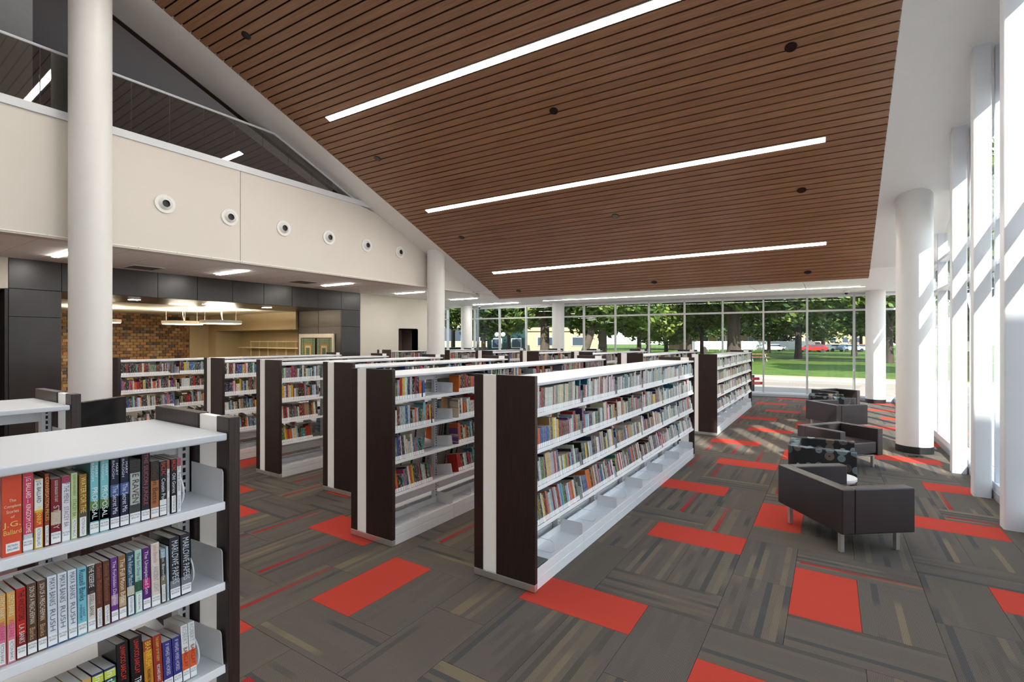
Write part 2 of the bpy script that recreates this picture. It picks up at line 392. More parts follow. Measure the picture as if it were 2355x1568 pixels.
# flat ceilings
b = MB(); b.prism([(-16.6, 13.52), (-9.6, 13.52), (-9.6, 14.14), (.75, 14.53), (.755, 14.0), (2.1, 14.0), (2.1, 21.2), (-16.6, 19.4)], 3.722, 4.0)
flatc = st(b.obj('ceiling', white), 'flat white ceiling in front of the far glass wall')
glos = mat('white_gloss_panel', srgb(240, 240, 240), .3, spec=.5, var=.01)
for k in range(7):
    x1 = .72-1.39*k; x0 = x1-1.37
    b = MB(); b.prism([(x0, 14.60+.04*(x0-.7)), (x1, 14.60+.04*(x1-.7)), (x1, 18.6+.06*(x1-.7)), (x0, 18.6+.06*(x0-.7))], 3.700, 3.7215)
    o = b.obj('ceiling_panel', glos, flatc)
lc = MB().box(-13.7, -9, 3.722, -10.45, 13.5, 4.0).box(-13.7, 13.5, 3.7222, -10.3, 15.3, 4.0).box(-16.5, 13.0, 3.722, -13.7, 15.3, 4.0)
leftc = st(lc.obj('ceiling', mat('grid_recess', srgb(196, 192, 186), .8)), 'flat ceiling of grey acoustic panels under the balcony')
acou = mat('acoustic_panel', srgb(248, 245, 241), .9, var=.03, scale=40)
tm = MB().box(.004, .004, 0, 1.105, .609, .02).mesh('acoustic_panel', acou, bevel=.002, seg=1)
for a in range(3):
    for bq in range(23):
        link('acoustic_panel', tm, leftc, (-13.68+a*1.109, 1.3+bq*.613, 3.704))
# ------------------------------------------------------------------ columns
def column(x, y, z, lab, base=True, r=.275):
    b = MB()
    n = 48; b.v = []
    for i in range(n): a = 2*pi*i/n; px, py = x+r*cos(a), y+r*sin(a); b.v.append((px, py, .12 if base else 0)); 
    for i in range(n): a = 2*pi*i/n; px, py = x+r*cos(a), y+r*sin(a); b.v.append((px, py, (PZ(px, py)+.01) if z is None else z))
    b.f = [(i, (i+1) % n, n+(i+1) % n, n+i) for i in range(n)]+[tuple(range(n-1, -1, -1)), tuple(range(n, 2*n))]; b.m = [0]*len(b.f); b.c = [None]*len(b.f)
    o = st(b.obj('column', colw, smooth=True), lab, 'column')
    MB().cyl(x, y, 0, .125, r+.008, 48).obj('base_ring', black, o, smooth=True)
    return o
column(1.295, 11.75, None, 'round white column by the right glass wall, striped by sunlight')
column(1.235, 20.35, 3.722, 'round white column at the far right corner behind the last chairs')
column(-10.05, 2.98, None, 'large round white column at the left in front of the balcony')
column(-10.05, 11.27, None, 'round white column under the low end of the sloping border', r=.265)
column(-10.10, 19.33, 3.722, 'round white column standing close to the far glass wall', r=.27)
column(-14.6, 18.55, 3.722, 'farthest round white column beside the left corner of the glass', r=.27)
# ------------------------------------------------------------------ right glass wall
pb = MB()
pm_ = MB().prism(rbox(-.091, -.09, .091, .09, .022, 5), 0, 1)
for i, yc in enumerate([-4.93, -3.55, -2.17, -.79, .59, 1.97, 3.35, 4.73, 6.11, 7.49, 8.86, 10.24]):
    b = MB().prism(rbox(1.666-.091, yc-.09, 1.666+.091, yc+.09, .022, 5), 0, 1)
    n = len(b.v)//2
    b.v[n:] = [(x, y, PZ(x, y)+.01) for x, y, _ in b.v[n:]]
    o = b.obj('steel_post', steelp, smooth=True)
    if i >= 9: st(o, ['white steel post cut by the right edge of the picture', 'white steel post, middle one of the three by the glass', 'white steel post nearest the round column'][i-9], 'post')
    else: st(o, 'white steel post of the glass wall behind the camera', 'post')
yend = wallY(1.9)
gw = MB()
gw.box(1.775, -.9, 0, 2.02, yend, .10)
win = st(gw.obj('window_1', mat('sill_grey', srgb(168, 174, 182), .5)), 'tall right-hand glass wall with white mullions on a low curb', 'window')
MB().box(1.79, -.9, .10, 2.0, yend, .20).obj('sill', steelp, win, bevel=.004)
ys = [7.49+1.38*k for k in range(-6, 10)]
head = lambda y: max(3.722, PZ(1.9, y))-.0
for k, y in enumerate(ys):
    MB().box(1.80, y-.03, .20, 1.95, y+.03, head(y)+.05).obj('mullion', steelp, win, bevel=.003, seg=1)
for a, b_ in zip(ys[:-1], ys[1:]):
    zt = [.26, 3.08, 3.66]
    for z in zt[1:]:
        MB().box(1.81, a+.03, z-.03, 1.945, b_-.03, z+.03).obj('transom', steelp, win)
    ha, hb = head(a)-.02, head(b_)-.02
    # spandrel following the slope
    if hb > 4.4:
        q = MB(); q.prism([(a+.03, ha-.62), (b_-.03, hb-.62), (b_-.03, hb+.02), (a+.03, ha+.02)], 1.86, 1.93, 'x'); q.obj('spandrel_panel', steelp, win)
        ta, tb = ha-.62, hb-.62
    else: ta, tb = ha, hb
    for z0, z1a, z1b in ((.20, 3.05, 3.05), (3.11, 3.63, 3.63), (3.69, ta, tb)):
        if min(z1a, z1b)-z0 < .1: continue
        q = MB(); q.prism([(a+.03, z0), (b_-.03, z0), (b_-.03, z1b), (a+.03, z1a)], 1.895, 1.90, 'x'); q.obj('pane', pane_m, win)
# far glass wall
d_ = Vector((1, .1)).normalized(); FM = Matrix(((d_.x, -d_.y, 0, .67), (d_.y, d_.x, 0, 20.75), (0, 0, 1, 0), (0, 0, 0, 1)))
L0 = -16.15; L1 = 1.26
w2 = link('window_2', MB().box(L0, 0, 0, L1, .16, .09).mesh('window_2', mat('sill_grey2', srgb(176, 180, 186), .5))); w2.matrix_world = FM; st(w2, 'long far glass wall looking out to the park', 'window')
MB().box(L0, .01, .09, L1, .15, .15).obj('sill', steelp, w2)
MB().box(L0, .005, 3.66, L1, .15, 3.76).obj('head', alum, w2)
MB().box(L0, .01, 3.60, L1, .14, 3.66).obj('head', steelp, w2)
xs_ = [L1]+[-1.402*k for k in range(12)]+[L0]
for x in xs_: MB().box(x-.03, 0, .15, x+.03, .15, 3.66).obj('mullion', alum, w2, bevel=.003, seg=1)
for a, b_ in zip(xs_[1:], xs_[:-1]):
    MB().box(a+.03, .005, 3.10, b_-.03, .145, 3.16).obj('transom', alum, w2)
    MB().box(a+.03, .08, .15, b_-.03, .085, 3.10).obj('pane', pane_m, w2); MB().box(a+.03, .08, 3.16, b_-.03, .085, 3.60).obj('pane', pane_m, w2)
# left end glass wall
w3 = st(MB().box(-16.3, 15.2, 0, -16.1, 19.1, .09).obj('window_3', steelp), 'narrow glass wall at the far left corner', 'window')
for y in (15.25, 16.5, 17.75, 19.05): MB().box(-16.25, y-.03, .09, -16.12, y+.03, 3.72).obj('mullion', alum, w3)
for a, b_ in ((15.28, 16.47), (16.53, 17.72), (17.78, 19.02)):
    MB().box(-16.24, a, 3.10, -16.13, b_, 3.16).obj('transom', alum, w3); MB().box(-16.24, a, 3.6, -16.13, b_, 3.72).obj('head', alum, w3)
    MB().box(-16.19, a, .09, -16.185, b_, 3.10).obj('pane', pane_m, w3); MB().box(-16.19, a, 3.16, -16.185, b_, 3.6).obj('pane', pane_m, w3)
# ------------------------------------------------------------------ balcony front (left)
bw = st(MB().box(-10.72, -9, 3.70, -10.40, 13.55, 3.74).obj('wall_balcony', white), 'warm white balcony front above the shelving on the left', 'wall')
def bulk_panel(y0, y1):
    b = MB(); N_ = 12; top = []
    for i in range(N_+1):
        y = y0+(y1-y0)*i/N_; top.append((y, min(5.60, PZ(-10.4, y)+.02)))
    b.prism([(y0, 3.68), (y1, 3.68)]+top[::-1], -10.62, -10.37, 'x'); return b
for a, b_ in ((-8.9, -2.0), (-1.988, 5.552), (5.564, 13.0), (13.012, 13.9)):
    bulk_panel(a, b_).obj('wall_panel', bulk, bw)
b = MB().box(-10.66, -8.9, 5.60, -10.34, 9.45, 5.735); b.obj('wall_cap', steelp, bw, bevel=.004)
rail = thing('glass_railing', 'frameless grey glass railing with a slim metal handrail on the balcony', 'railing', (-10.46, 5, 5.735))
ry = [-4.17+.6035*k for k in range(0, 23)]
for i in range(len(ry)-1):
    a, b_ = ry[i]+.006-5, ry[i+1]-.006-5
    t = lambda y: min(.93, PZ(-10.46, y+5)-5.735-.02)
    if t(b_) < .06: break
    q = MB(); q.prism([(a, 0), (b_, 0), (b_, t(b_)), (a, t(a))], -.006, .006, 'x'); q.obj('glass_panel', rail_m, rail)
yk = 6.35
MB().tube([(0, -9.5, .955), (0, yk-5, .955), (0, 9.1-5, PZ(-10.46, 9.1)-5.735-.04)], .026, 8).obj('handrail', steelp, rail, smooth=True)
# upper storey behind the balcony
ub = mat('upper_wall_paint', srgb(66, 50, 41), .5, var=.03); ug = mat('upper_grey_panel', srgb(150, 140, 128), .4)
st(MB().box(-14.3, -9, 4.0, -14.0, 14, 11.5).obj('wall_upper', ub), 'dim brown wall of the upper storey behind the railing', 'wall')
MB_ = MB().box(-14.0, -9, 5.7, -13.6, 3.1, 11.5); st(MB_.obj('wall_upper', ug), 'lighter grey wall section of the upper storey at the left edge', 'wall')
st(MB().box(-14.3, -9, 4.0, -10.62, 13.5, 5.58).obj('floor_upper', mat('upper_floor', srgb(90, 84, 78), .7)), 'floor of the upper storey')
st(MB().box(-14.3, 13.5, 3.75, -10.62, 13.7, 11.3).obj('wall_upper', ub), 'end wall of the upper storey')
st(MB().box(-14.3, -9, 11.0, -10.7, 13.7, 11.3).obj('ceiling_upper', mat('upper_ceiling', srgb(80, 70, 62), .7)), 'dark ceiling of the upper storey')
tt = MB(); tt.prism([(-9, PZ(-10.75, -9)), (13.5, PZ(-10.75, 13.5)), (13.5, 6), (-9, 13.7)], -10.9, -10.745, 'x'); st(tt.obj('wall_upper', ub), 'dark wall above the sloping border')
# air nozzles
nzw = mat('nozzle_enamel', srgb(238, 238, 236), .35)
for i, y in enumerate([4.165, 5.337, 6.523, 7.715, 8.89, 10.085]):
    t = thing('air_nozzle', 'round white air nozzle on the balcony front, %s from the left' % ['first', 'second', 'third', 'fourth', 'fifth', 'sixth'][i], 'air vent', (-10.37, y, 4.59), 0, 'row of air nozzles on the balcony front')
    MX = Matrix.Rotation(pi/2, 4, 'Y')
    def ring(r0, r1, h0, h1, n=32):
        b = MB()
        for r, h in ((r0, h0), (r1, h0), (r1, h1), (r0, h1)):
            for k in range(n): a = 2*pi*k/n; b.v.append((h, r*cos(a), r*sin(a)))
        for c in range(4):
            for k in range(n): k2 = (k+1) % n; c2 = (c+1) % 4; b.f.append((c*n+k, c*n+k2, c2*n+k2, c2*n+k)); b.m.append(0); b.c.append(None)
        return b
    ring(.118, .17, 0, .022).obj('flange', nzw, t, smooth=True)
    b = ring(.065, .12, .004, .012); 
    for q in range(len(b.v)):
        h, yy, zz = b.v[q]; rr = math.hypot(yy, zz); b.v[q] = (h+.055*(.12-rr)/.055, yy, zz)
    b.obj('bezel', mat('nozzle_grey', srgb(232, 233, 233), .4) if i == 0 else bpy.data.materials['nozzle_grey'], t, smooth=True)
    ring(.001, .066, .01, .03).obj('opening', black, t, smooth=True)
# ------------------------------------------------------------------ left wall: charcoal portal, beige wall
XW = -13.7
wl = st(MB().box(XW-.3, 11.47, 0, XW, 13.3, 3.74).box(XW-.3, 14.28, 0, XW, 15.2, 3.74).box(XW-.3, 13.3, 2.5, XW, 14.28, 3.74).box(-16.4, 15.0, 0, XW-.3, 15.2, 3.74).obj('wall_left', beige), 'beige wall with a small dark opening right of the charcoal portal', 'wall')
st(MB().box(XW-.9, 13.3, 0, XW-.85, 14.28, 2.5).box(XW-.85, 13.27, 0, XW-.0, 13.3, 2.5).box(XW-.85, 14.28, 0, XW-.0, 14.31, 2.5).box(XW-.85, 13.3, 2.5, XW, 14.28, 2.53).obj('door_1', mat('brown_reveal', srgb(122, 102, 94), .5)), 'dark recessed doorway in the beige wall', 'door')
st(MB().box(XW-.3, -9, 0, XW-.02, 1.9, 3.74).box(XW-.3, 1.9, 3.09, XW-.02, 2.77, 3.74).obj('wall_left', beige), 'beige wall left of the charcoal portal')
st(MB().box(XW-1.2, 1.8, 3.1, XW-.3, 2.78, 3.2).box(XW-1.1, 1.8, 0, XW-.02, 1.9, 3.1).box(XW-1.2, 1.8, 0, XW-1.1, 2.9, 3.1).box(XW-1.1, 2.72, 0, XW-.02, 2.77, 3.1).obj('door_2', mat('dark_door', srgb(40, 36, 34), .5)), 'dark passage at the far left edge', 'door')
po = st(MB().box(-16.1, 2.78, 3.115, XW-.03, 11.45, 3.74).box(-16.1, 2.78, 0, XW-.03, 3.56, 3.115).box(-16.1, 10.70, 0, XW-.03, 11.45, 3.115).obj('wall_portal', mat('portal_core', srgb(20, 19, 20), .6)), 'deep charcoal panelled portal into the side room', 'wall')
def pan(y0, y1, z0, z1, lab=None):
    o = MB().box(XW-.03, y0+.005, z0+.005, XW, y1-.005, z1-.005).obj('charcoal_panel', panelk, po, bevel=.002, seg=1)
yj = [2.77, 3.576, 4.46, 5.353, 6.242, 7.131, 8.015, 8.9, 9.79, 10.683, 11.46]
for a, b_ in zip(yj[:-1], yj[1:]): pan(a, b_, 3.10, 3.715)
for a, b_ in ((2.77, 3.576), (10.683, 11.46)):
    pan(a, b_, 2.54, 3.10); pan(a, b_, 0.0, 2.54)
for i in range(8):
    a, b_ = 3.576+i*.888, 3.576+(i+1)*.888
    for x0, x1 in ((-16.1, -14.92), (-14.91, -13.73)):
        MB().box(x0+.003, a+.003, 3.10, x1-.003, b_-.003, 3.118).obj('soffit_panel', panelk, po)
for x0, x1 in ((-16.1, -14.92), (-14.91, -13.73)):
    for z0, z1 in ((0, 2.54), (2.54, 3.10)):
        MB().box(x0+.003, 10.683, z0+.003, x1-.003, 10.70, z1-.003).obj('jamb_panel', panelk, po); MB().box(x0+.003, 3.56, z0+.003, x1-.003, 3.576, z1-.003).obj('jamb_panel', panelk, po)
for i, (x, y) in enumerate(((-14.78, 5.255), (-14.78, 7.005), (-14.78, 8.74))):
    t = thing('downlight', ['square downlight in the portal soffit nearest the left column', 'middle square downlight in the portal soffit', 'square downlight in the portal soffit nearest the stained glass'][i], 'light', (x, y, 3.097), 0, 'downlights in the portal soffit')
    MB().box(-.13, -.13, -.006, .13, .13, 0).obj('housing', blackg, t); MB().box(-.10, -.10, -.010, .10, .10, -.006).obj('lens', lamps, t)
# stained glass doors in the jamb
def stained():
    k = N('stained_glass'); tc = k.n('TexCoord'); br = k.n('TexBrick', i_Scale=9.0, offset=.0, i_Mortar_Size=.03)
    mp = k.n('Mapping'); mp.inputs['Rotation'].default_value = (pi/2, 0, 0); k.l(tc.outputs['Object'], mp.inputs[0]); k.l(mp.outputs[0], br.inputs['Vector'])
    br.inputs['Color1'].default_value = srgb(120, 150, 118); br.inputs['Color2'].default_value = srgb(150, 160, 120); br.inputs['Mortar'].default_value = srgb(40, 42, 34)
    k.l(br.outputs['Color'], k.b.inputs['Base Color']); k.b.inputs['Roughness'].default_value = .2
    k.l(br.outputs['Color'], k.b.inputs['Emission Color']); k.b.inputs['Emission Strength'].default_value = .15  # faint glow stands in for light coming from behind the glass
    return k.m
sgm = stained(); amber = mat('amber_glass', srgb(176, 130, 70), .25); crm = mat('cream_glass', srgb(206, 196, 160), .25)
t = thing('stained_glass_doors', 'pair of green and amber stained glass doors in a pale metal frame', 'door', (-15.0, 10.66, 0))
b = MB().box(-.97, -.03, 0, -.86, .02, 2.30).box(.86, -.03, 0, .97, .02, 2.30).box(-.86, -.03, 2.16, .86, .02, 2.30); b.obj('frame', mat('frame_champagne', srgb(232, 222, 206), .3, .3), t, bevel=.004)
for s_ in (-1, 1):
    xa, xb = (-.84, -.05) if s_ < 0 else (.05, .84)
    lf = MB().box(xa, -.012, .1, xb, .0, 2.14).obj('door_leaf', sgm, t)
    xc = (xa+xb)/2
    for (w_, z0, z1, m) in ((.21, 1.35, 1.96, amber), (.155, 1.42, 1.89, crm), (.10, 1.5, 1.81, sgm)):
        d2 = {amber: .018, crm: .024, sgm: .03}[m]; MB().box(xc-w_, -d2, z0, xc+w_, -.010, z1).obj('glass_inset', m, lf)
    bl = MB()
    for a in (xa, xa+.12, xb-.13, xb-.01): bl.box(a, -.02, .1, a+.01, -.011, 2.14)
    for z in (.3, .75, 1.2, 2.05): bl.box(xa, -.02, z, xb, -.011, z+.01)
    for q in range(5): bl.box(xc-.09+.04*q, -.036, 1.5, xc-.085+.04*q, -.028, 1.81); bl.box(xc-.1, -.036, 1.52+.065*q, xc+.1, -.028, 1.526+.065*q)
    bl.obj('lead_strips', black, lf)
MB().box(-.05, -.012, .0, .05, .0, 2.16).obj('door_gap', blackg, t)
# side room
brick_cols = [srgb(*c) for c in ((150, 112, 66), (168, 132, 84), (126, 92, 58), (110, 88, 76), (92, 72, 62), (184, 152, 104), (146, 124, 104), (70, 56, 50), (178, 120, 72))]
def brickmat(i, c): return mat('old_brick_%s' % 'abcdefghi'[i], c, .55, var=.25, scale=16, bump=.6)
bmats = [brickmat(i, c) for i, c in enumerate(brick_cols)]
sr = st(MB().box(-22.75, 2.6, 0, -22.36, 9.86, 3.1).obj('wall_brick', mat('brick_mortar', srgb(120, 100, 74), .9)), 'old multicoloured brick wall at the back of the side room', 'wall')
BR = random.Random(3); bh = .112
brm = [MB().box(0, 0, 0, .05, .205, bh-.012).mesh('brick', m_, bevel=.004, seg=1) for m_ in bmats]
rs = MB(); z = 0; row = 0
while z < 3.05:
    y = 2.6+(row % 2)*.11
    while y < 9.8:
        k = BR.choice([0, 0, 1, 1, 2, 2, 3, 4, 5, 6, 7, 8, 0, 1]); out = BR.uniform(-.012, .012); wdt = min(.205, 9.85-y)
        if 6.9 < y and z > 1.35 and wdt > .2: link('brick', brm[k], sr, (-22.37+out, y, z))
        elif wdt > .08: rs.box(-22.37+out, y, z, -22.32+out, y+wdt, z+bh-.012, k)
        y += .217
    z += bh; row += 1
o = rs.obj('bricks', bmats, sr); o['kind'] = 'stuff'
b = MB().box(-22.75, 9.86, 0, -22.3, 10.6, 3.1).box(-22.3, 10.6, 2.47, -16.1, 10.75, 3.1).box(-22.3, 10.6, 0, -21.7, 10.75, 2.47).box(-21.7, 11.7, 0, -15.9, 11.8, 2.6).box(-21.8, 10.75, 0, -21.7, 11.7, 2.6).box(-21.7, 10.75, 2.47, -16.0, 11.7, 2.6)
b.box(-22.75, 2.5, 0, -16.1, 2.6, 3.1)
st(b.obj('wall_room', tanw), 'tan walls and shelf recess of the side room', 'wall')
st(MB().box(-22.75, 2.5, 3.1, -16.1, 11.8, 3.2).obj('ceiling_room', mat('room_ceiling', srgb(232, 222, 204), .7)), 'pale ceiling of the side room')
cr = mat('cream_enamel', srgb(238, 224, 186), .4)
t = thing('wire_shelving', 'long cream wire shelf unit in the tan recess of the side room', 'shelf', (-18.3, 11.3, 0))
MB().box(-2.6, -.2, 1.76, 2.2, .2, 1.80).obj('shelf', cr, t); MB().box(-2.6, -.2, 1.36, 2.2, .2, 1.40).obj('shelf', cr, t); MB().box(-2.3, .15, 2.0, 2.2, .17, 2.05).obj('top_rail', cr, t)
for k in range(8): MB().box(-2.3+.63*k, .16, 0, -2.27+.63*k, .2, 2.06).obj('upright', cr, t)
b = MB()
for k in range(88): b.box(-2.28+.05*k, .14, 1.80, -2.274+.05*k, .15, 2.02)
o = b.obj('wires', cr, t); o['kind'] = 'stuff'
for i, (x, y) in enumerate(((-18.45, 7.95), (-16.75, 8.35), (-18.9, 5.75))):
    t = thing('ring_pendant', ['round disc pendant lamp hanging nearest the brick wall edge', 'round disc pendant lamp in front, overlapping the other disc', 'round disc pendant lamp half hidden behind the left column'][i], 'pendant light', (x, y, 2.62), 0, 'disc pendant lamps in the side room')
    MB().cyl(0, 0, 0, .10, .60, 48).obj('rim', mat('pendant_white', srgb(236, 228, 212), .4) if i == 0 else bpy.data.materials['pendant_white'], t, smooth=True)
    MB().cyl(0, 0, -.008, .0, .575, 48).obj('diffuser', ringm, t); MB().cyl(0, 0, .10, .104, .40, 32).obj('uplight', ringu, t)
    for a in (30, 150, 270): MB().tube([(.5*cos(radians(a)), .5*sin(radians(a)), .1), (.5*cos(radians(a)), .5*sin(radians(a)), .48)], .004, 5).obj('cable', metal, t)
    MB().tube([(.1, 0, .1), (.05, 0, .2), (0, 0, .3), (0, 0, .48)], .008, 6).obj('power_cord', cr, t)
# ------------------------------------------------------------------ shell behind the camera
st(MB().box(-22.9, -9.3, 0, 2.1, -9.0, 14).obj('wall_back', white), 'white wall behind the camera')
st(MB().box(-10.75, -9, 13.2, 2.1, -3, 13.4).obj('ceiling_back', white), 'high ceiling behind the camera')
blocker = mat('blocker_stone', srgb(206, 198, 186), .8)
st(MB().box(1.80, -9.3, 0, 2.1, -.9, 14).obj('sun_block_wall', white), 'unseen white wall right of the camera, added to block stray sun')  # added solid instead of more glass, to keep stray sun off the shelving
st(MB().box(2.1, -3.2, 0, 16, -2.0, 11.0).obj('sun_blocker', blocker), 'added unseen wing of the building outside, behind the camera')  # unseen block added to shade the near floor and lower posts from the sun
# ------------------------------------------------------------------ ceiling lamps and speakers
def slope_lamp(x0, x1, y, lab):
    wdt = .056
    # position in slope coordinates
    def S(px, py): return SM.inverted() @ Vector((px, py, PZ(px, py)))
    a = S(x0, y); c = S(x1, y+.038*(x1-x0))
    t = thing('linear_light', lab, 'light', tuple(SM @ Vector((a.x, a.y, 0))), 0, 'long recessed light strips in the plank ceiling')
    M = Matrix.Translation(Vector(t.location)).inverted()
    L = c.x-a.x
    B = M @ SM @ Matrix.Translation((a.x, a.y, 0))
    f_ = MB().box(-.015, -wdt-.012, -.004, L+.015, -wdt, .02, 0, None, B).box(-.015, wdt, -.004, L+.015, wdt+.012, .02, 0, None, B).box(-.015, -wdt, -.004, 0, wdt, .02, 0, None, B).box(L, -wdt, -.004, L+.015, wdt, .02, 0, None, B)
    f_.obj('trim_frame', white, t); MB().box(0, -wdt, -.006, L, wdt, .012, 0, None, B).obj('diffuser', lampm, t)
slope_lamp(-8.79, -.08, 6.52, 'longest looking light strip, cut off by the top edge of the picture')
slope_lamp(-8.81, -.09, 9.53, 'middle light strip in the plank ceiling')
slope_lamp(-8.83, -.10, 12.55, 'lowest and farthest light strip in the plank ceiling')
slope_lamp(-8.77, -.06, 3.5, 'unseen light strip added above the camera'); slope_lamp(-8.77, -.06, .5, 'unseen light strip added behind the camera'); slope_lamp(-8.77, -.06, -2.5, 'rearmost unseen lamp strip added behind the camera')  # unseen strips continuing the row, added to brighten the hall
names = ['by the left border', 'between the light strips', 'near the right edge']
n_ = 0
for cx_, nm in ((-8.62, 'left column'), (-4.2, 'middle column'), (-.48, 'right column')):
    for r_, y in enumerate((4.72, 7.70, 10.72, 13.70)):
        yy = y+.038*(cx_+8.6)
        if not inview(cx_, yy, PZ(cx_, yy), 0): continue
        p = SM.inverted() @ Vector((cx_, yy, PZ(cx_, yy)))
        t = thing('ceiling_speaker', 'small round dark speaker in the planks, %s, %s row from the far end' % (nm, ['fourth', 'third', 'second', 'first'][r_]), 'speaker', tuple(SM @ Vector((p.x, p.y, 0))), 0, 'small round speakers set in the plank ceiling')
        t.rotation_euler = SM.to_euler()
        MB().cyl(0, 0, -.012, .01, .072, 24).obj('grille', blackg, t); ring_ = MB()
        MB().cyl(0, 0, -.006, .01, .082, 24).obj('rim', mat('bronze_rim', srgb(60, 44, 34), .5) if n_ == 0 else bpy.data.materials['bronze_rim'], t); n_ += 1
def flat_lamp(x0, x1, y, z, lab, m=lamps, wdt=.05, dy=0, grp='short light strips in the flat ceilings'):
    t = thing('linear_light', lab, 'light', ((x0+x1)/2, y, z), math.atan2(dy, x1-x0), grp); L = (x1-x0)/2
    MB().box(-L-.01, -wdt-.01, -.006, L+.01, wdt+.01, .0).obj('trim_frame', white, t); MB().box(-L, -wdt, -.020 if L < 2 else -.009, L, wdt, -.006).obj('diffuser', m, t)
oz = ['above the charcoal portal beside the left column', 'second along the balcony soffit', 'third along the balcony soffit', 'last before the round column', 'seen just right of the round column']
for i, y in enumerate((3.22, 6.27, 9.29, 12.22, 15.17)):
    flat_lamp(-12.72, -11.46, y, 3.702, 'short light strip in the flat ceiling, '+oz[i])
flat_lamp(-13.8, -11.4, 18.05, 3.72, 'longer light strip near the far left glass corner')
flat_lamp(-9.9, .86, 17.93, 3.698, 'long light strip in the glossy ceiling before the far glass', lamps, .03, .62)
for y, nm in ((.2, 'one'), (-2.8, 'two')): flat_lamp(-12.72, -11.46, y, 3.702, 'short light strip under the balcony behind the camera '+nm)
for i, (x, y) in enumerate(((-12.95, 4.78), (-12.38, 8.38))):
    t = thing('air_grille', ['dark square air grille above the left portal panels', 'dark square air grille further along the balcony soffit'][i], 'air vent', (x, y, 3.70), 0, 'air grilles in the acoustic ceiling')
    MB().box(-.3, -.3, -.01, .3, .3, 0).obj('frame', white, t)
    for k in range(11): MB().box(-.27, -.265+.049*k, -.016, .27, -.235+.049*k, -.008).obj('slat', mat('grille_grey', srgb(110, 104, 98), .5) if (i == 0 and k == 0) else bpy.data.materials['grille_grey'], t)
for i, (x, y, l_) in enumerate(((.42, 19.75, 'white security camera dome on the ceiling by the far right column'), (-14.1, 18.9, 'small security camera dome above the far left glass'))):
    t = thing('security_camera', l_, 'camera', (x, y, 3.72)); MB().cyl(0, 0, -.07, 0, .08, 24).obj('housing', white, t, smooth=True)
    b = MB(); n = 16
    for q in range(5):
        a = q/5*pi/2
        for k in range(n): b.v.append((.06*cos(a)*cos(2*pi*k/n), .06*cos(a)*sin(2*pi*k/n), -.07-.06*sin(a)))
    b.v.append((0, 0, -.13))
    for q in range(4):
        for k in range(n): k2 = (k+1) % n; b.f.append((q*n+k, q*n+k2, (q+1)*n+k2, (q+1)*n+k))
    for k in range(n): b.f.append((4*n+k, 4*n+(k+1) % n, 5*n))
    b.m = [0]*len(b.f); b.c = [None]*len(b.f); b.obj('dome', blackg, t, smooth=True)

# ------------------------------------------------------------------ shelving
SEC = .9144; HT = 1.763; SH = [(1.446, 0), (1.146, 3), (.838, 7), (.512, 11)]
shelf_mesh = {}
def shelf_geo():
    b = MB().box(-.262, .002, -.010, -.002, SEC-.002, 0).box(-.012, .002, -.026, 0, SEC-.002, .004)
    return b.mesh('shelf', shelfw, bevel=.002, seg=1)
SM_ = shelf_geo()
o_ = [(-.25, 0), (-.008, 0)]+[(-.022+.014*cos(radians(a)), .108+.014*sin(radians(a))) for a in range(0, 91, 18)]+[(-.25, .122)]
PLATE = MB().prism([(x, z) for x, z in o_ if True], 0, .0025, 'y').mesh('side_plate', shelfw)
def loop_mesh():
    p = [(-.235, 0, .0), (-.235, 0, .115)]
    for a in range(0, 181, 15): t = radians(90-a); p.append((-.075+.055*cos(t), 0, .06+.055*sin(t)))
    p += [(-.2, 0, .005)]
    return MB().tube(p, .003, 6).mesh('wire_support', shelfw, smooth=True)
LOOP = loop_mesh()
def post_mesh():
    return MB().box(-.028, -.022, 0, .028, .022, 1.676).mesh('upright', shelfw, bevel=.003, seg=1)
POST = post_mesh()
def slot_mesh():
    b = MB()
    for k in range(50):
        z = .22+k*.029
        for s_ in (-1, 1): b.box(s_*.0283-.001, -.005, z, s_*.0283+.001, .005, z+.018)
    return b.mesh('slots', blackg)
SLOT = slot_mesh()
basem = MB().box(-.262, .001, .135, -.004, SEC-.001, .150).box(-.010, .001, 0, 0, SEC-.001, .088).box(-.008, .001, .088, -.003, SEC-.001, .096).box(-.010, .001, .096, 0, SEC-.001, .172).box(-.262, .001, .0, -.25, SEC-.001, .215).mesh('base_shelf', shelfw, bevel=.002, seg=1)
RAILM = MB().box(.0, .03, .30, .006, SEC-.03, .40).mesh('back_rail', shelfw)
def end_panel(parent, y, face, hw=.31):
    """face -1: outer side towards -Y with the narrow slab at -X; +1: turned about"""
    s_ = -face                                   # sign of the wide slab's side
    o = link('end_panel', None, parent, (0, y, 0), (0, 0, 0 if face < 0 else pi)); o.name = 'end_panel'
    def add(n, x0, x1, y0, y1, z0, z1, m, bv=.003): MB().box(x0, y0, z0, x1, y1, z1).obj(n, m, o, bevel=bv)
    add('slab', -hw, -hw+.092, 0, .042, .062, HT, espresso); add('slab', -hw+.235, hw, 0, .042, .062, HT, espresso)
    add('infill', -hw+.093, -hw+.234, .008, .036, .062, HT-.004, acryl, .002)
    add('kick_plate', -hw, hw, -.003, .042, .004, .061, metal, .002)
    return o
RB = random.Random(42)
units = []
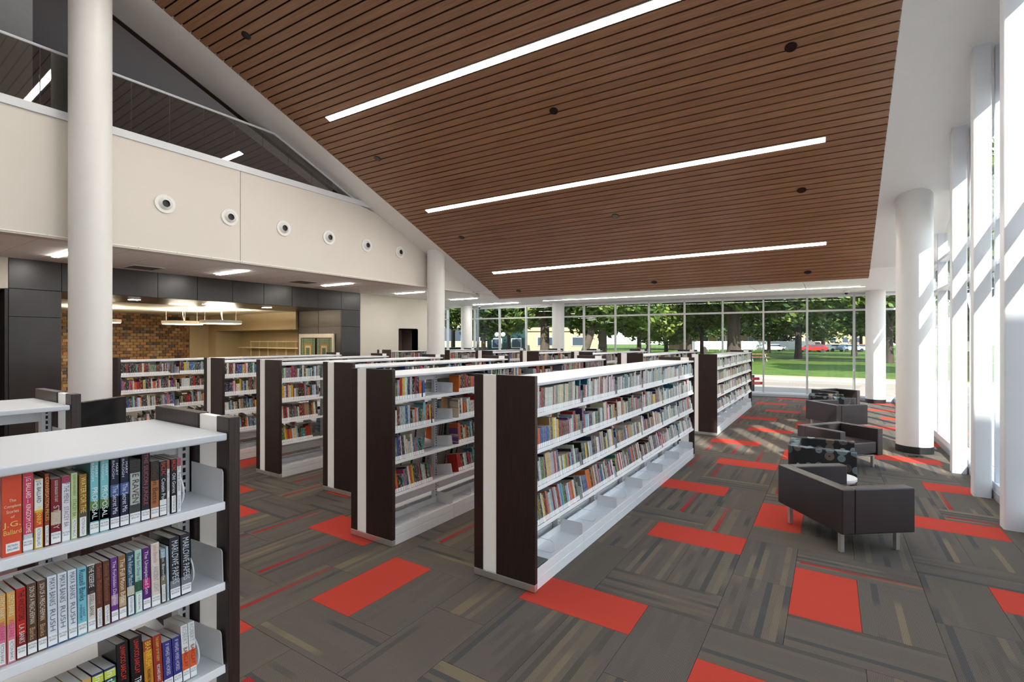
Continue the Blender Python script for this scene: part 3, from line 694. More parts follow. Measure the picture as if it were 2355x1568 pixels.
def unit(cx, y0, n, lab, slots=False, ext=(1, 1), group=None):
    """y0 = outer face of the near end panel, n sections"""
    t = thing('bookcase', lab, 'bookcase', (cx, y0, 0), 0, group)
    Y0 = .042; Y1 = Y0+n*SEC+.01
    if ext[0]: end_panel(t, 0, -1)
    if ext[1]: end_panel(t, Y1+.042, 1)
    MB().box(-.305, Y0+.002, 1.678, .305, Y1-.002, 1.706).obj('canopy', canopym, t, bevel=.006)
    MB().box(-.015, Y0+.02, 1.60, .015, Y1-.02, 1.678).obj('canopy_rail', shelfw, t)
    for k in range(n+1):
        yy = min(max(Y0+.005+k*SEC, Y0+.03), Y1-.03)
        p = link('upright', POST, t, (0, yy, 0))
        if slots: link('slots', SLOT, p)
    for k in range(n):
        ys_ = Y0+.005+k*SEC
        for side in (1, -1):
            rz = 0 if side > 0 else pi; yo = ys_ if side > 0 else ys_+SEC
            link('base_shelf', basem, t, (side*.300, yo, 0), (0, 0, rz)); link('back_rail', RAILM, t, (side*.036, yo, 0), (0, 0, rz))
            for z, tilt in SH: link('shelf', SM_, t, (side*.300, yo, z), (0, -radians(tilt), rz))
            if side > 0:
                for z, tilt in SH+[(.150, 0)]:
                    link('side_plate', PLATE, t, (.296, ys_+SEC-.006, z), (0, -radians(tilt), 0))
                link('wire_support', LOOP, t, (.285, ys_+SEC*.42, .150))
    units.append((cx, y0, n, t)); return t
runit = [
 (-2.33, 3.46, 6, 'long low bookcase nearest the armchairs, its dark end panel largest in view'),
 (-3.97, 3.46, 6, 'long bookcase second from the armchairs, second large dark end panel'),
 (-5.57, 4.28, 4, 'bookcase with its end panel set back just behind the second large panel'),
 (-7.22, 4.28, 4, 'bookcase whose end panel stands left of a gap of half-filled shelves'),
 (-8.86, 4.28, 4, 'bookcase with the slim end panel in the middle of the left shelving'),
 (-10.60, 3.42, 5, 'leftmost bookcase of the near bank, starting behind the large round column'),
 (-2.38, 11.33, 6, 'far bookcase beside the sunlit carpet, in line with the nearest one'),
 (-4.00, 11.30, 6, 'far bank bookcase second from the sunlit carpet'),
 (-5.60, 12.05, 5, 'far bank bookcase third from the sunlit carpet'),
 (-7.23, 12.05, 5, 'far bank bookcase fourth from the sunlit carpet'),
 (-8.83, 12.05, 5, 'far bank bookcase fifth from the sunlit carpet'),
 (-10.50, 12.05, 5, 'far bank bookcase starting behind the middle round column'),
 (-12.42, 11.36, 5, 'far bank bookcase nearest the beige wall doorway')]
for i, a in enumerate(runit): unit(*a[:3], a[3], slots=i < 2, group='double-sided white bookcases with dark end panels')
# the two in the foreground run back past the camera; their far ends are in view
fu1 = unit(-2.20, 1.012-.042*2-.01-4*SEC, 4, 'foreground bookcase at the lower left with large readable book spines', True, group='double-sided white bookcases with dark end panels')
fu2 = unit(-3.735, .975-.042*2-.01-4*SEC, 4, 'empty white topped bookcase behind the foreground one at the left edge', True, group='double-sided white bookcases with dark end panels')
# ------------------------------------------------------------------ books
CN = {'white': (232, 230, 226), 'cream': (222, 210, 184), 'pale grey': (190, 192, 192), 'grey': (120, 122, 124), 'black': (26, 25, 28), 'charcoal': (54, 54, 60), 'navy': (34, 44, 82), 'blue': (52, 98, 158), 'pale blue': (148, 186, 208), 'teal': (44, 128, 134), 'green': (64, 118, 70), 'dark green': (34, 68, 50), 'red': (186, 40, 42), 'dark red': (118, 28, 34), 'pink': (214, 96, 132), 'purple': (98, 58, 124), 'orange': (222, 112, 42), 'yellow': (230, 196, 62), 'brown': (106, 68, 46), 'tan': (180, 146, 102)}
WT = {'white': 13, 'cream': 8, 'pale grey': 7, 'grey': 6, 'black': 14, 'charcoal': 8, 'navy': 6, 'blue': 6, 'pale blue': 6, 'teal': 4, 'green': 3, 'dark green': 3, 'red': 8, 'dark red': 5, 'pink': 2.5, 'purple': 2.5, 'orange': 4, 'yellow': 3, 'brown': 5, 'tan': 4}
KEYS = list(WT); WV = list(WT.values())
PAGE = (*srgb(196, 190, 180)[:3], 0); LAB = (*srgb(250, 252, 252)[:3], 0)
def book_geo(mb, M, y, w_, h, d, col, lean=0, label=True, back=False):
    c = tuple(q*.82 for q in srgb(*[max(0, min(255, v+RB.randint(-14, 14))) for v in CN[col]])[:3])+(1,)
    Q = M @ Matrix.Translation((0, y, 0)) @ Matrix.Rotation(lean, 4, 'X')
    b = len(mb.v); x0 = -d
    P = [(x0, 0, 0), (0, 0, 0), (x0, w_, 0), (0, w_, 0), (x0, 0, h), (0, 0, h), (x0, w_, h), (0, w_, h)]
    mb.v += [tuple(Q @ Vector(p)) for p in P]
    for f, cc in (((4, 5, 7, 6), PAGE), ((0, 1, 5, 4), c), ((2, 6, 7, 3), c), ((0, 4, 6, 2), PAGE), ((1, 3, 7, 5), c), ((0, 2, 3, 1), c)):
        mb.f.append(tuple(b+i for i in f)); mb.m.append(0); mb.c.append(cc)
    # thin board edges seen from above on hardbacks
    if h > .20:
        for ya, yb in ((0, .0025), (w_-.0025, w_)):
            b = len(mb.v); mb.v += [tuple(Q @ Vector(p)) for p in ((x0, ya, h+.002), (0, ya, h+.002), (0, yb, h+.002), (x0, yb, h+.002))]; mb.f.append((b, b+1, b+2, b+3)); mb.m.append(0); mb.c.append(c)
    if label:
        b = len(mb.v); mb.v += [tuple(Q @ Vector(p)) for p in ((.0008, .0015, .006), (.0008, w_-.0015, .006), (.0008, w_-.0015, .046), (.0008, .0015, .046))]
        mb.f.append((b, b+1, b+2, b+3)); mb.m.append(0); mb.c.append(LAB)
def fill_row(rng, pal=None, full=None):
    """books of one section row: (y, width, height, depth, colour, lean)"""
    y = .006; out = []; end = SEC*(full if full else rng.choice([.62, .8, .9, .95, .97])); run = 0; h = .2; d = .14; c = 'white'
    while y < end:
        if run <= 0:
            run = rng.choice([1, 1, 1, 2, 3, 5]); h = rng.choice([.172, .178, .195, .205, .212, .225, .235, .242]); d = .105 if h < .18 else rng.uniform(.13, .16)
            c = rng.choices(pal or KEYS, None if pal else WV)[0]; bw = rng.uniform(.014, .040)
        run -= 1
        if rng.random() < .6: c2 = rng.choices(pal or KEYS, None if pal else WV)[0]
        else: c2 = c
        w_ = max(.012, bw+rng.uniform(-.004, .004)); lean = 0
        if y+w_ > SEC-.012: break
        out.append((y, w_, h+rng.uniform(-.004, .004), d, c2, lean)); y += w_+.0006
    # the last book or two lean on the others
    if out and y < SEC-.08 and rng.random() < .5:
        yy, w_, h, d, c, _ = out[-1]; out[-1] = (yy+.018, w_, h, d, c, .07)
    return out
ordn = ['first', 'second', 'third', 'fourth', 'fifth', 'sixth', 'seventh', 'eighth', 'ninth', 'tenth', 'eleventh', 'twelfth', 'thirteenth', 'fourteenth', 'fifteenth', 'sixteenth', 'seventeenth', 'eighteenth', 'nineteenth', 'twentieth', '21st', '22nd', '23rd', '24th', '25th', '26th', '27th', '28th', '29th', '30th', '31st', '32nd', '33rd', '34th', '35th', '36th', '37th', '38th', '39th', '40th', '41st', '42nd', '43rd', '44th', '45th', '46th', '47th', '48th', '49th', '50th', '51st', '52nd', '53rd', '54th', '55th', '56th', '57th', '58th', '59th', '60th', '61st', '62nd', '63rd', '64th', '65th', '66th', '67th', '68th', '69th', '70th', '71st', '72nd', '73rd', '74th', '75th', '76th', '77th', '78th', '79th', '80th', '81st', '82nd', '83rd', '84th', '85th', '86th', '87th', '88th', '89th', '90th']
SHN = ['top', 'second', 'third', 'fourth']
books_rest = MB(); n_ind = 0; NB = 300-52
for ui, (cx, y0, n, t) in enumerate(units[:13]):
    row_total = 0
    for side in (1, -1):
        if side < 0 and ui > 5: continue
        for k in range(n):
            for si, (z, tilt) in enumerate(SH):
                rng = random.Random(ui*1000+k*10+si+(500 if side < 0 else 0))
                full = None
                if ui == 0: full = .93
                if ui == 1 and side > 0: full = {0: [.46, .60, .44, .62][si], 1: [.9, .93, .93, .93][si]}.get(k)
                if ui == 2 and side > 0 and k == 0: full = [.78, .74, .66, .48][si]
                if ui == 3 and side > 0 and k == 0: full = [.72, .70, .66, .58][si]
                if side < 0: full = rng.choice([.5, .8, .9])
                pal = None
                if (ui == 6 and rng.random() < .7) or (ui == 0 and (si == 0 or k > 3)): pal = ['white', 'cream', 'pale grey', 'pale blue', 'black', 'white', 'red', 'grey', 'teal', 'charcoal', 'white', 'pale grey']
                row = fill_row(rng, pal, full)
                if ui == 1 and side > 0 and k == 1: row = [(y+.10, *r) for (y, *r) in row if y < .78]
                ys_ = .047+k*SEC
                M = Matrix.Translation((cx+side*.290, y0+(ys_ if side > 0 else ys_+SEC), z)) @ Matrix.Rotation(0 if side > 0 else pi, 4, 'Z') @ Matrix.Rotation(-radians(tilt), 4, 'Y')
                for bi, (y, w_, h, d, c, lean) in enumerate(row):
                    if side > 0 and ui == 0 and k < 2 and n_ind < NB:
                        b = MB(); book_geo(b, Matrix.Identity(4), 0, w_, h, d, c, 0)
                        o = link('book', b.mesh('book', bookmat), None)
                        o.matrix_world = M @ Matrix.Translation((0, y, .0005)) @ Matrix.Rotation(lean, 4, 'X')
                        where = 'first bay' if k == 0 else 'second bay'
                        tag(o, '%s book %s from the left, %s shelf, %s of bookcase nearest the armchairs' % (c, ordn[bi], SHN[si], where), 'book', 'books in the long bookcase nearest the armchairs'); n_ind += 1
                    else: book_geo(books_rest, M, y, w_, h, d, c, lean, side > 0)
o = books_rest.obj('books', bookmat); tag(o, 'many upright library books filling the farther bookcases', 'books', None, 'stuff')
# flat book on the base shelf of the nearest bookcase
fb = thing('book', 'lone picture book lying flat on the bottom shelf beside the near end panel', 'book', (-2.33+.285, 3.62, .150))
MB().box(-.20, -.11, 0, 0, .11, .003).box(-.20, -.11, .021, 0, .11, .024).box(-.003, -.11, 0, 0, .11, .024).obj('cover', flat((96, 104, 98)), fb, bevel=.001, seg=1)
MB().box(-.197, -.107, .003, -.004, .107, .021).obj('page_block', pagem, fb)
# ---- foreground books with their real spines
fits = []
RV = Matrix(((0, 0, 1, 0), (0, 1, 0, 0), (-1, 0, 0, 0), (0, 0, 0, 1))).to_euler()
RH = (pi/2, 0, pi/2)
tmc = {}
def tmat(c):
    if c not in tmc: tmc[c] = mat('ink_%02x%02x%02x' % c, srgb(*c), .4)
    return tmc[c]
def text(parent, s_, y, z, L, H_, c, horiz=False, name='spine_title', x=.0014):
    cu = bpy.data.curves.new(name, 'FONT'); cu.body = s_; cu.align_x = 'CENTER'; cu.align_y = 'CENTER'; cu.size = .02; cu.materials.append(tmat(c)); cu.resolution_u = 3
    o = link(name, cu, parent, (x, y, z), RH if horiz else RV); fits.append((o, L, H_)); return o
def fbook(si, y0, y1, h, col, lab, title=None, ink=(240, 240, 240), title2=None, ink2=None, bands=(), stick='FICTION\nBANKS', hard=False, d=.135, split=.55, vlab=False, nolab=False):
    z, tilt = SH[si]; w_ = y1-y0-.0008
    t = link('book', None, None); b = MB()
    bt = .0024 if hard else .0009
    b.box(-bt, 0, 0, 0, w_, h).box(-d, 0, 0, 0, bt, h).box(-d, w_-bt, 0, 0, w_, h)
    t = link('book', b.mesh('book', flat(col, .22 if hard else .3), bevel=.0006, seg=1)); tag(t, lab, 'book', 'books on the foreground bookcase')
    t.matrix_world = Matrix.Translation((-2.20+.266, y0, z+.0005)) @ Matrix.Rotation(-radians(tilt), 4, 'Y')
    i = .004 if hard else .0006
    MB().box(-d+i, bt, i, -bt, w_-bt, h-i).obj('page_block', pagem, t)
    for (z0, z1, c) in bands: MB().box(0, .0006, z0*h, .0006, w_-.0006, z1*h).obj('spine_band', flat(c), t)
    if not nolab:
        if vlab or w_ < .017: MB().box(0, .003, .004, .0011, w_-.003, .062).obj('spine_label', labelm, t); text(t, stick.replace('\n', ' '), w_/2, .034, .05, w_*.4, (60, 60, 64), name='label_text', x=.0013)
        else: MB().box(0, .0008, .004, .0011, w_-.0008, .036).obj('spine_label', labelm, t); text(t, stick, w_/2, .024, w_*.8, .014, (50, 50, 54), True, 'label_text', .0013)
    lo = .066 if (vlab or w_ < .017) else .040
    if title:
        if title2:
            zt = lo+(h-lo)*(1-split); text(t, title, w_/2, (zt+h)/2, (h-zt)*.86, w_*.62, ink); text(t, title2, w_/2, (lo+zt)/2, (zt-lo)*.86, w_*.55, ink2 or ink)
        else: text(t, title, w_/2, (lo+h)/2, (h-lo)*.86, w_*.62, ink)
    return t
# top shelf
B = fbook(0, .3775, .419, .225, (222, 78, 44), 'thick orange book of collected stories, leftmost on the top shelf', nolab=True, d=.15)
for s_, z_, L_, H_, c_ in (('The', .155, .014, .008, (244, 226, 200)), ('Complete', .139, .034, .010, (244, 226, 200)), ('Stories', .124, .025, .009, (244, 226, 200)), ('of', .109, .008, .007, (244, 226, 200)), ('J.G.', .088, .036, .019, (244, 208, 110)), ('Ballard', .066, .036, .013, (244, 208, 110))): text(B, s_, .0215, z_, L_, H_, c_, True)
MB().box(0, .008, .010, .001, .036, .036).obj('spine_label', labelm, B); text(B, 'FICTION\nBALLARD', .022, .023, .022, .016, (50, 50, 54), True, 'label_text')
fbook(0, .420, .443, .228, (205, 208, 214), 'pink and silver photo-covered book right of the orange one', 'J.G. BALLARD — KINGDOM COME', (250, 240, 240), bands=((.22, 1, (214, 60, 92)),), stick='FICTION\nBALLARD', hard=True)
fbook(0, .444, .464, .203, (226, 176, 40), 'yellow and red book with a bold black and white title block', 'J.G. BALLARD', (24, 24, 24), 'MILLENNIUM', (244, 226, 70), bands=((.55, .99, (242, 240, 236)), (.3, .52, (212, 70, 40))), stick='FICTION\nBALLARD', vlab=True)
fbook(0, .465, .479, .214, (150, 66, 48), 'narrow reddish brown hardback right of the yellow one', 'CONVERSATION PIECES', (226, 168, 96), stick='FICTION\nBALLARD', hard=True)
fbook(0, .480, .504, .195, (124, 26, 34), 'dark red book with a small picture on its spine', 'GOOD ENOUGH TO EAT', (236, 220, 214), 'STACEY', (220, 200, 196), bands=((.30, .50, (206, 186, 160)),), split=.48, stick='FICTION\nBALLIS')
fbook(0, .505, .525, .196, (236, 234, 238), 'white spine with a pink cap and thin grey lettering', 'OFF THE MENU', (110, 110, 120), 'STACEY BA', (150, 130, 140), bands=((.90, 1, (176, 40, 84)),), stick='FICTION\nBALLIS')
fbook(0, .526, .542, .202, (196, 214, 152), 'light green paperback between the white and brown spines', 'ROOM FOR IMPROVEMENT', (96, 130, 84), 'STACEY BA', (96, 130, 84), stick='FICTION\nBALLIS')
fbook(0, .544, .566, .193, (150, 112, 48), 'golden brown hardback with a weathered look', 'WATER FOR THE', (236, 206, 120), bands=((.0, .42, (92, 80, 62)),), stick='FICTION BALOGH', vlab=True, hard=True)
for y0, y1, w_ in ((.571, .595, 'left'), (.596, .621, 'right')):
    fbook(0, y0, y1, .236, (128, 196, 202), 'pale teal hardback, %s one of the matching pair' % w_, 'MARY\nBALOGH', (226, 244, 244), 'PROPOSAL', (236, 248, 248), bands=((.17, .44, (96, 132, 72)), (.17, .32, (226, 214, 196))), hard=True, stick='FICTION\nBALOGH', d=.155, split=.42)
for y0, y1, w_ in ((.623, .648, 'left'), (.649, .674, 'right')):
    fbook(0, y0, y1, .236, (32, 36, 60), 'dark navy hardback, %s one of the matching pair' % w_, 'MARY\nBALOGH', (214, 220, 232), 'The Secret Mis', (220, 220, 236), bands=((.44, .60, (72, 96, 150)),), hard=True, stick='FICTION\nBALOGH', d=.155, split=.46)
fbook(0, .675, .706, .210, (186, 190, 184), 'grey hardback with a dark curved corner, wider than its neighbours', 'THE RAVEN\'S', (60, 56, 54), bands=((.80, 1, (40, 42, 40)), (.17, .3, (64, 66, 64))), hard=True, stick='FICTION\nBALLAS', d=.15)
fbook(0, .707, .733, .237, (44, 42, 54), 'tallest dark hardback with dull red lettering', 'THE SILICON JUNGLE', (176, 84, 88), hard=True, stick='FICTION\nBALUJA', d=.155)
fbook(0, .735, .760, .195, (168, 106, 66), 'copper brown paperback with a black cap', 'Cousin Bette', (92, 50, 30), bands=((.66, 1, (44, 42, 40)),), stick='FICTION\nBALZAC')
fbook(0, .761, .783, .189, (22, 24, 34), 'black paperback with a white ring band, fourth from the right end', 'BALZAC', (214, 70, 40), 'Cousin Pons', (236, 236, 236), bands=((.20, .30, (238, 238, 238)),), split=.35, stick='FICTION\nBALZAC')
fbook(0, .7835, .7925, .190, (236, 234, 232), 'thin white paperback with a small painting at its top', 'Balzac  Eugenie Grandet', (90, 90, 96), bands=((.84, 1, (168, 84, 50)),), stick='FICTION BALZAC')
fbook(0, .795, .814, .190, (24, 26, 38), 'black paperback second from the right end of the top shelf', 'BALZAC', (214, 70, 40), 'Old Goriot', (236, 236, 236), split=.35, stick='FICTION BALZAC', vlab=True)
fbook(0, .815, .828, .189, (238, 236, 236), 'white paperback with a pink tip at the right end of the top shelf', 'Balzac  Pere Goriot', (120, 120, 126), bands=((.86, 1, (190, 70, 84)),), stick='FICTION BALZAC')
# second shelf
fbook(1, .370, .388, .196, (222, 166, 84), 'orange and pink paperback, left one of the matching pair', 'LEROY BANKS', (240, 232, 200), 'WELFARE', (226, 44, 130), bands=((.0, .55, (222, 130, 148)),), vlab=True)
fbook(1, .389, .407, .196, (226, 168, 80), 'orange and pink paperback, right one of the matching pair', 'LEROY BANKS', (240, 232, 200), 'WELFARE', (226, 44, 130), bands=((.0, .55, (226, 134, 150)),), vlab=True)
fbook(1, .408, .429, .198, (196, 34, 26), 'bright red thriller with black lettering', 'THE ANCESTORS', (30, 20, 20), 'L.A. BANKS', (244, 230, 220), bands=((.0, .34, (128, 20, 20)),), split=.62)
for y0, y1, w_ in ((.430, .4515, 'left'), (.4525, .473, 'right')):
    fbook(1, y0, y1, .202, (92, 62, 42), 'brown wood-look paperback, %s one of the matching pair' % w_, 'SON OF A PREACHERMAN', (236, 222, 200), 'Banks', (200, 170, 130), split=.76)
for y0, y1, w_ in ((.474, .4965, 'left'), (.4975, .5195, 'middle'), (.521, .542, 'right')):
    fbook(1, y0, y1, .206, (228, 234, 240), 'white spine with wide thin lettering, %s one of the three alike' % w_, 'MAYA BANKS', (96, 108, 122), 'RUSH', (110, 120, 134), bands=((.0, .05, (36, 76, 140)),), split=.56)
fbook(1, .543, .566, .205, (124, 196, 212), 'sky blue paperback with dark serif lettering', 'Russell Banks', (22, 60, 84), 'LOST\nMEMORY', (28, 70, 90), split=.66)
fbook(1, .567, .5875, .205, (224, 216, 204), 'cream paperback with a black upper half', 'THE RESERVE', (240, 236, 228), 'RUSSELL BANK', (120, 112, 104), bands=((.56, .98, (40, 32, 34)),), split=.46)
for y0, y1, w_ in ((.588, .606, 'left'), (.607, .6255, 'right')):
    fbook(1, y0, y1, .202, (96, 50, 36), 'reddish brown paperback with scrollwork, %s one of the pair' % w_, 'Seale Ballantine', (150, 92, 62), stick='FICTION BANKS', vlab=True)
fbook(1, .6265, .646, .205, (104, 52, 132), 'purple paperback next to the tan one, second shelf', 'The Forbidden Daughter', (236, 222, 240), bands=((.26, .42, (186, 150, 176)),), stick='FICTION\nBANTWAL')
fbook(1, .647, .668, .204, (146, 104, 62), 'tan brown paperback between the purple and teal spines', 'The Full Moon Bride', (246, 236, 214), bands=((.2, .36, (196, 168, 136)),), stick='FICTION\nBANTWAL')
fbook(1, .669, .691, .206, (22, 70, 92), 'dark teal paperback with a tiny figure', 'The Reluctant Matchmaker', (206, 226, 232), bands=((.32, .46, (206, 198, 176)),), vlab=True, stick='FICTION BANTWAL')
fbook(1, .692, .7125, .206, (178, 214, 202), 'mint green paperback with a photo in the lower half', 'The Sari Shop Widow', (70, 110, 100), bands=((.34, .5, (40, 90, 64)),), vlab=True, stick='FICTION BANTWAL')
fbook(1, .7135, .736, .205, (86, 30, 112), 'deep purple paperback with a magenta flower', 'The Unexpected Son', (240, 226, 244), bands=((.34, .5, (206, 46, 128)),), stick='FICTION\nBANTWAL')
fbook(1, .738, .765, .212, (230, 216, 206), 'pale cream hardback beside the two dark papers volumes', 'John Banville', (206, 160, 150), 'ANCIENT LIGHT', (168, 160, 156), hard=True, split=.42, d=.15, stick='FICTION\nBANVILLE')
fbook(1, .766, .783, .183, (64, 62, 60), 'short dark paperback with a grey blue cap', 'John Banville', (226, 226, 220), bands=((.84, 1, (150, 176, 190)), (.3, .5, (130, 116, 100))), stick='FICTION BANVIL', vlab=True)
fbook(1, .7835, .792, .187, (176, 196, 208), 'very thin pale blue paperback', None, stick='FICTION BANVIL')
for y0, y1, w_ in ((.794, .827, 'left'), (.829, .862, 'right')):
    fbook(1, y0, y1, .212, (42, 44, 50), 'thick charcoal hardback, %s one of the pair ending the second shelf' % w_, 'MARLOWE PAPERS', (206, 212, 220), bands=((.17, .3, (120, 126, 134)),), hard=True, d=.16, stick='FICTION\nBARBER')
# third shelf
fbook(2, .470, .495, .157, (206, 196, 150), 'low pale paperback, hidden end of the third shelf', None)
fbook(2, .496, .526, .157, (226, 202, 120), 'low yellow paperback on the third shelf', None)
fbook(2, .527, .557, .157, (186, 176, 120), 'low olive paperback on the third shelf', None)
fbook(2, .558, .581, .157, (214, 168, 92), 'low tan paperback left of the navy pair', None)
for y0, y1, w_ in ((.582, .612, 'left'), (.613, .644, 'right')):
    fbook(2, y0, y1, .160, (20, 44, 96), 'short navy paperback with a yellow green badge, %s one' % w_, 'In the Un', (236, 240, 246), bands=((.80, .96, (206, 220, 60)), (.66, .76, (60, 130, 70))))
for y0, y1, w_ in ((.646, .680, 'left'), (.683, .719, 'right')):
    fbook(2, y0, y1, .220, (20, 18, 20), 'thick black hardback with red lettering, %s one' % w_, 'LINWOOD BARCLAY', (226, 58, 40), 'TRUST', (240, 240, 240), hard=True, d=.16, split=.7, stick='FICTION\nBARCLAY')
fbook(2, .720, .747, .195, (204, 132, 34), 'golden yellow paperback with a red horizon', 'BRAINRUSH', (250, 206, 60), 'RICHARD BARD', (30, 20, 16), bands=((.82, 1, (160, 60, 24)),), split=.6, stick='FICTION\nBARD')
fbook(2, .748, .775, .197, (158, 48, 30), 'red and gold paperback next to the golden yellow one', 'THE ENEMY OF MY ENEMY', (244, 200, 90), 'RICHARD BARD', (240, 236, 230), split=.6, stick='FICTION\nBARD')
for y0, y1, w_ in ((.776, .805, 'left'), (.806, .833, 'right')):
    fbook(2, y0, y1, .162, (52, 52, 130), 'short indigo paperback, %s one of the pair' % w_, 'IF WISHES WERE HORSES', (214, 214, 240), stick='FICTION\nBARCLAY')
for y0, y1, w_ in ((.835, .858, 'left'), (.859, .881, 'right')):
    fbook(2, y0, y1, .190, (236, 236, 232), 'white spine with an orange block, %s one of the pair' % w_, 'ROBERT', (176, 180, 184), 'BARCLAY', (150, 40, 20), bands=((.18, .5, (230, 92, 36)),), split=.48, stick='FICTION\nBARCLAY')
for si, y in ((0, .842), (1, .876), (2, .896)): link('wire_support', LOOP, fu1, (.272, y-fu1.location.y, SH[si][0]+.002), (0, -radians(SH[si][1]), 0))
for o in [o for o in bpy.data.objects if o.name.startswith('book') and o.type == 'EMPTY' and not o.children and 'label' not in o]: bpy.data.objects.remove(o)
bpy.context.view_layer.update()
for o, L, H_ in fits:
    dx, dy = o.dimensions.x, o.dimensions.y
    if dx > 0 and dy > 0:
        sx_, sy_ = L/dx, H_/dy; m_ = min(sx_, sy_); me = bpy.data.meshes.new_from_object(o)
        p = link(o.data.name.split('.')[0], me, o.parent, tuple(o.location), tuple(o.rotation_euler)); p.scale = (min(sx_, m_*1.7), min(sy_, m_*1.7), 1)
for o in [o for o in bpy.data.objects if o.type == 'FONT']: bpy.data.objects.remove(o)
# ------------------------------------------------------------------ armchairs and side tables
legm = MB().box(-.02, -.02, 0, .02, .02, .20).mesh('leg', metal, bevel=.003, seg=2)
def cube_chair(x, y, deg, lab):
    t = thing('armchair', lab, 'armchair', (x, y, 0), radians(deg), 'low brown leather armchairs')
    MB().box(-.375, -.49, .205, -.245, .49, .636).obj('backrest', leatherm, t, bevel=.012, seg=3)
    for s_ in (-1, 1):
        a, b_ = sorted((s_*.49, s_*.365)); MB().box(-.244, a, .205, .375, b_, .636).obj('armrest', leatherm, t, bevel=.012, seg=3)
    MB().box(-.244, -.36, .24, .36, .36, .43).obj('seat_cushion', leatherm, t, bevel=.018, seg=3)
    f = MB().box(-.30, -.40, .185, .30, -.36, .205).box(-.30, .36, .185, .30, .40, .205).box(-.30, -.40, .185, -.26, .40, .205).box(.26, -.40, .185, .30, .40, .205); f.obj('underframe', metal, t, bevel=.002, seg=1)
    for lx in (-.30, .28):
        for ly in (-.38, .38): link('leg', legm, t, (lx, ly, 0))
def round_chair(x, y, deg, lab):
    t = thing('armchair', lab, 'armchair', (x, y, 0), radians(deg), 'ring-patterned armchairs')
    # U-shaped shell: outer and inner outlines with rounded corners
    n = 6; ou = [(.385, -.45)]; inn_ = []
    def arc(cx, cy, r, a0, a1): return [(cx+r*cos(radians(a0+(a1-a0)*i/n)), cy+r*sin(radians(a0+(a1-a0)*i/n))) for i in range(n+1)]
    ou = [(.385, -.45)]+arc(-.385+.16, -.45+.16, .16, 270, 180)+arc(-.385+.16, .45-.16, .16, 180, 90)+[(.385, .45)]
    inn_ = [(.385, .32)]+arc(-.255+.07, .32-.07, .07, 90, 180)+arc(-.255+.07, -.32+.07, .07, 180, 270)+[(.385, -.32)]
    o = MB().prism(ou+inn_, .10, .64); me = o.mesh('shell', dotm, bevel=.022, seg=3); link('shell', me, t)
    MB().box(-.24, -.315, .16, .37, .315, .43).obj('seat_cushion', dotm, t, bevel=.03, seg=3)
    for lx in (-.3, .33):
        for ly in (-.38, .38): MB().cyl(lx, ly, 0, .10, .02, 12, r1=.026).obj('leg', metal, t)
G = 7.33
cube_chair(.083, 6.251, 38, 'brown leather armchair nearest the camera, seen from behind on tall metal legs')
round_chair(-.112, 8.02, 0, 'black armchair with pale ring pattern in the nearer group')
cube_chair(.11, 9.80, -37, 'brown leather armchair facing us beside the sunstriped column')
cube_chair(.083, 6.251+G, 38, 'brown leather armchair with a patch of sun on its outer corner')
round_chair(-.112, 8.02+G-.06, 0, 'farther ring-patterned armchair between two leather ones')
cube_chair(.10, 9.80+G-.02, -37, 'farthest brown leather armchair close to the far glass wall')
tabw = mat('table_white', srgb(240, 240, 238), .25, var=.01)
for y, nm in ((7.12, 'small round white side table half hidden by the nearest armchair'), (7.12+G, 'small round white side table in the farther chair group')):
    t = thing('side_table', nm, 'table', (.045, y, 0)); MB().cyl(0, 0, .395, .42, .215, 40).obj('tabletop', tabw, t, bevel=0, smooth=True); MB().cyl(0, 0, .372, .394, .20, 40).obj('apron', metal, t, smooth=True)
    MB().cyl(0, 0, .012, .372, .025, 16).obj('pedestal', metal, t, smooth=True); MB().cyl(0, 0, 0, .012, .17, 32).obj('foot', metal, t, smooth=True)
t = thing('floor_outlet', 'small dark floor outlet with a coiled cable at the foot of the striped column', 'outlet', (1.22, 11.22, .0))
MB().cyl(0, 0, 0, .008, .07, 20).obj('cover', black, t); MB().tube([(.0, 0, .012), (.08, .02, .014), (.14, -.02, .012), (.09, -.06, .012), (.02, -.03, .014)], .005, 6).obj('cable', black, t)
# ------------------------------------------------------------------ catalogue computer at the left
t = thing('computer_monitor', 'black flat monitor behind the foreground bookcase, seen from one side', 'monitor', (-5.27, 1.62, 1.09), radians(32))
MB().box(-.02, -.27, .10, .02, .27, .46).obj('bezel', blackg, t, bevel=.008); MB().box(.0195, -.255, .115, .0215, .255, .445).obj('screen', mat('screen_off', srgb(22, 24, 26), .08), t)
MB().box(-.03, -.03, .01, -.018, .03, .2).obj('stand', blackg, t); MB().box(-.10, -.12, 0, .08, .12, .012).obj('foot', blackg, t, bevel=.003)
t = thing('standing_desk', 'white standing catalogue desk carrying the black monitor', 'desk', (-5.27, 1.62, 0), radians(32))
MB().box(-.35, -.45, 1.05, .35, .45, 1.09).obj('desktop', white, t, bevel=.004); MB().box(-.30, -.40, .10, .30, .40, 1.05).obj('cabinet', espresso, t, bevel=.003); MB().box(-.27, -.37, 0, .27, .37, .10).obj('plinth', black, t)
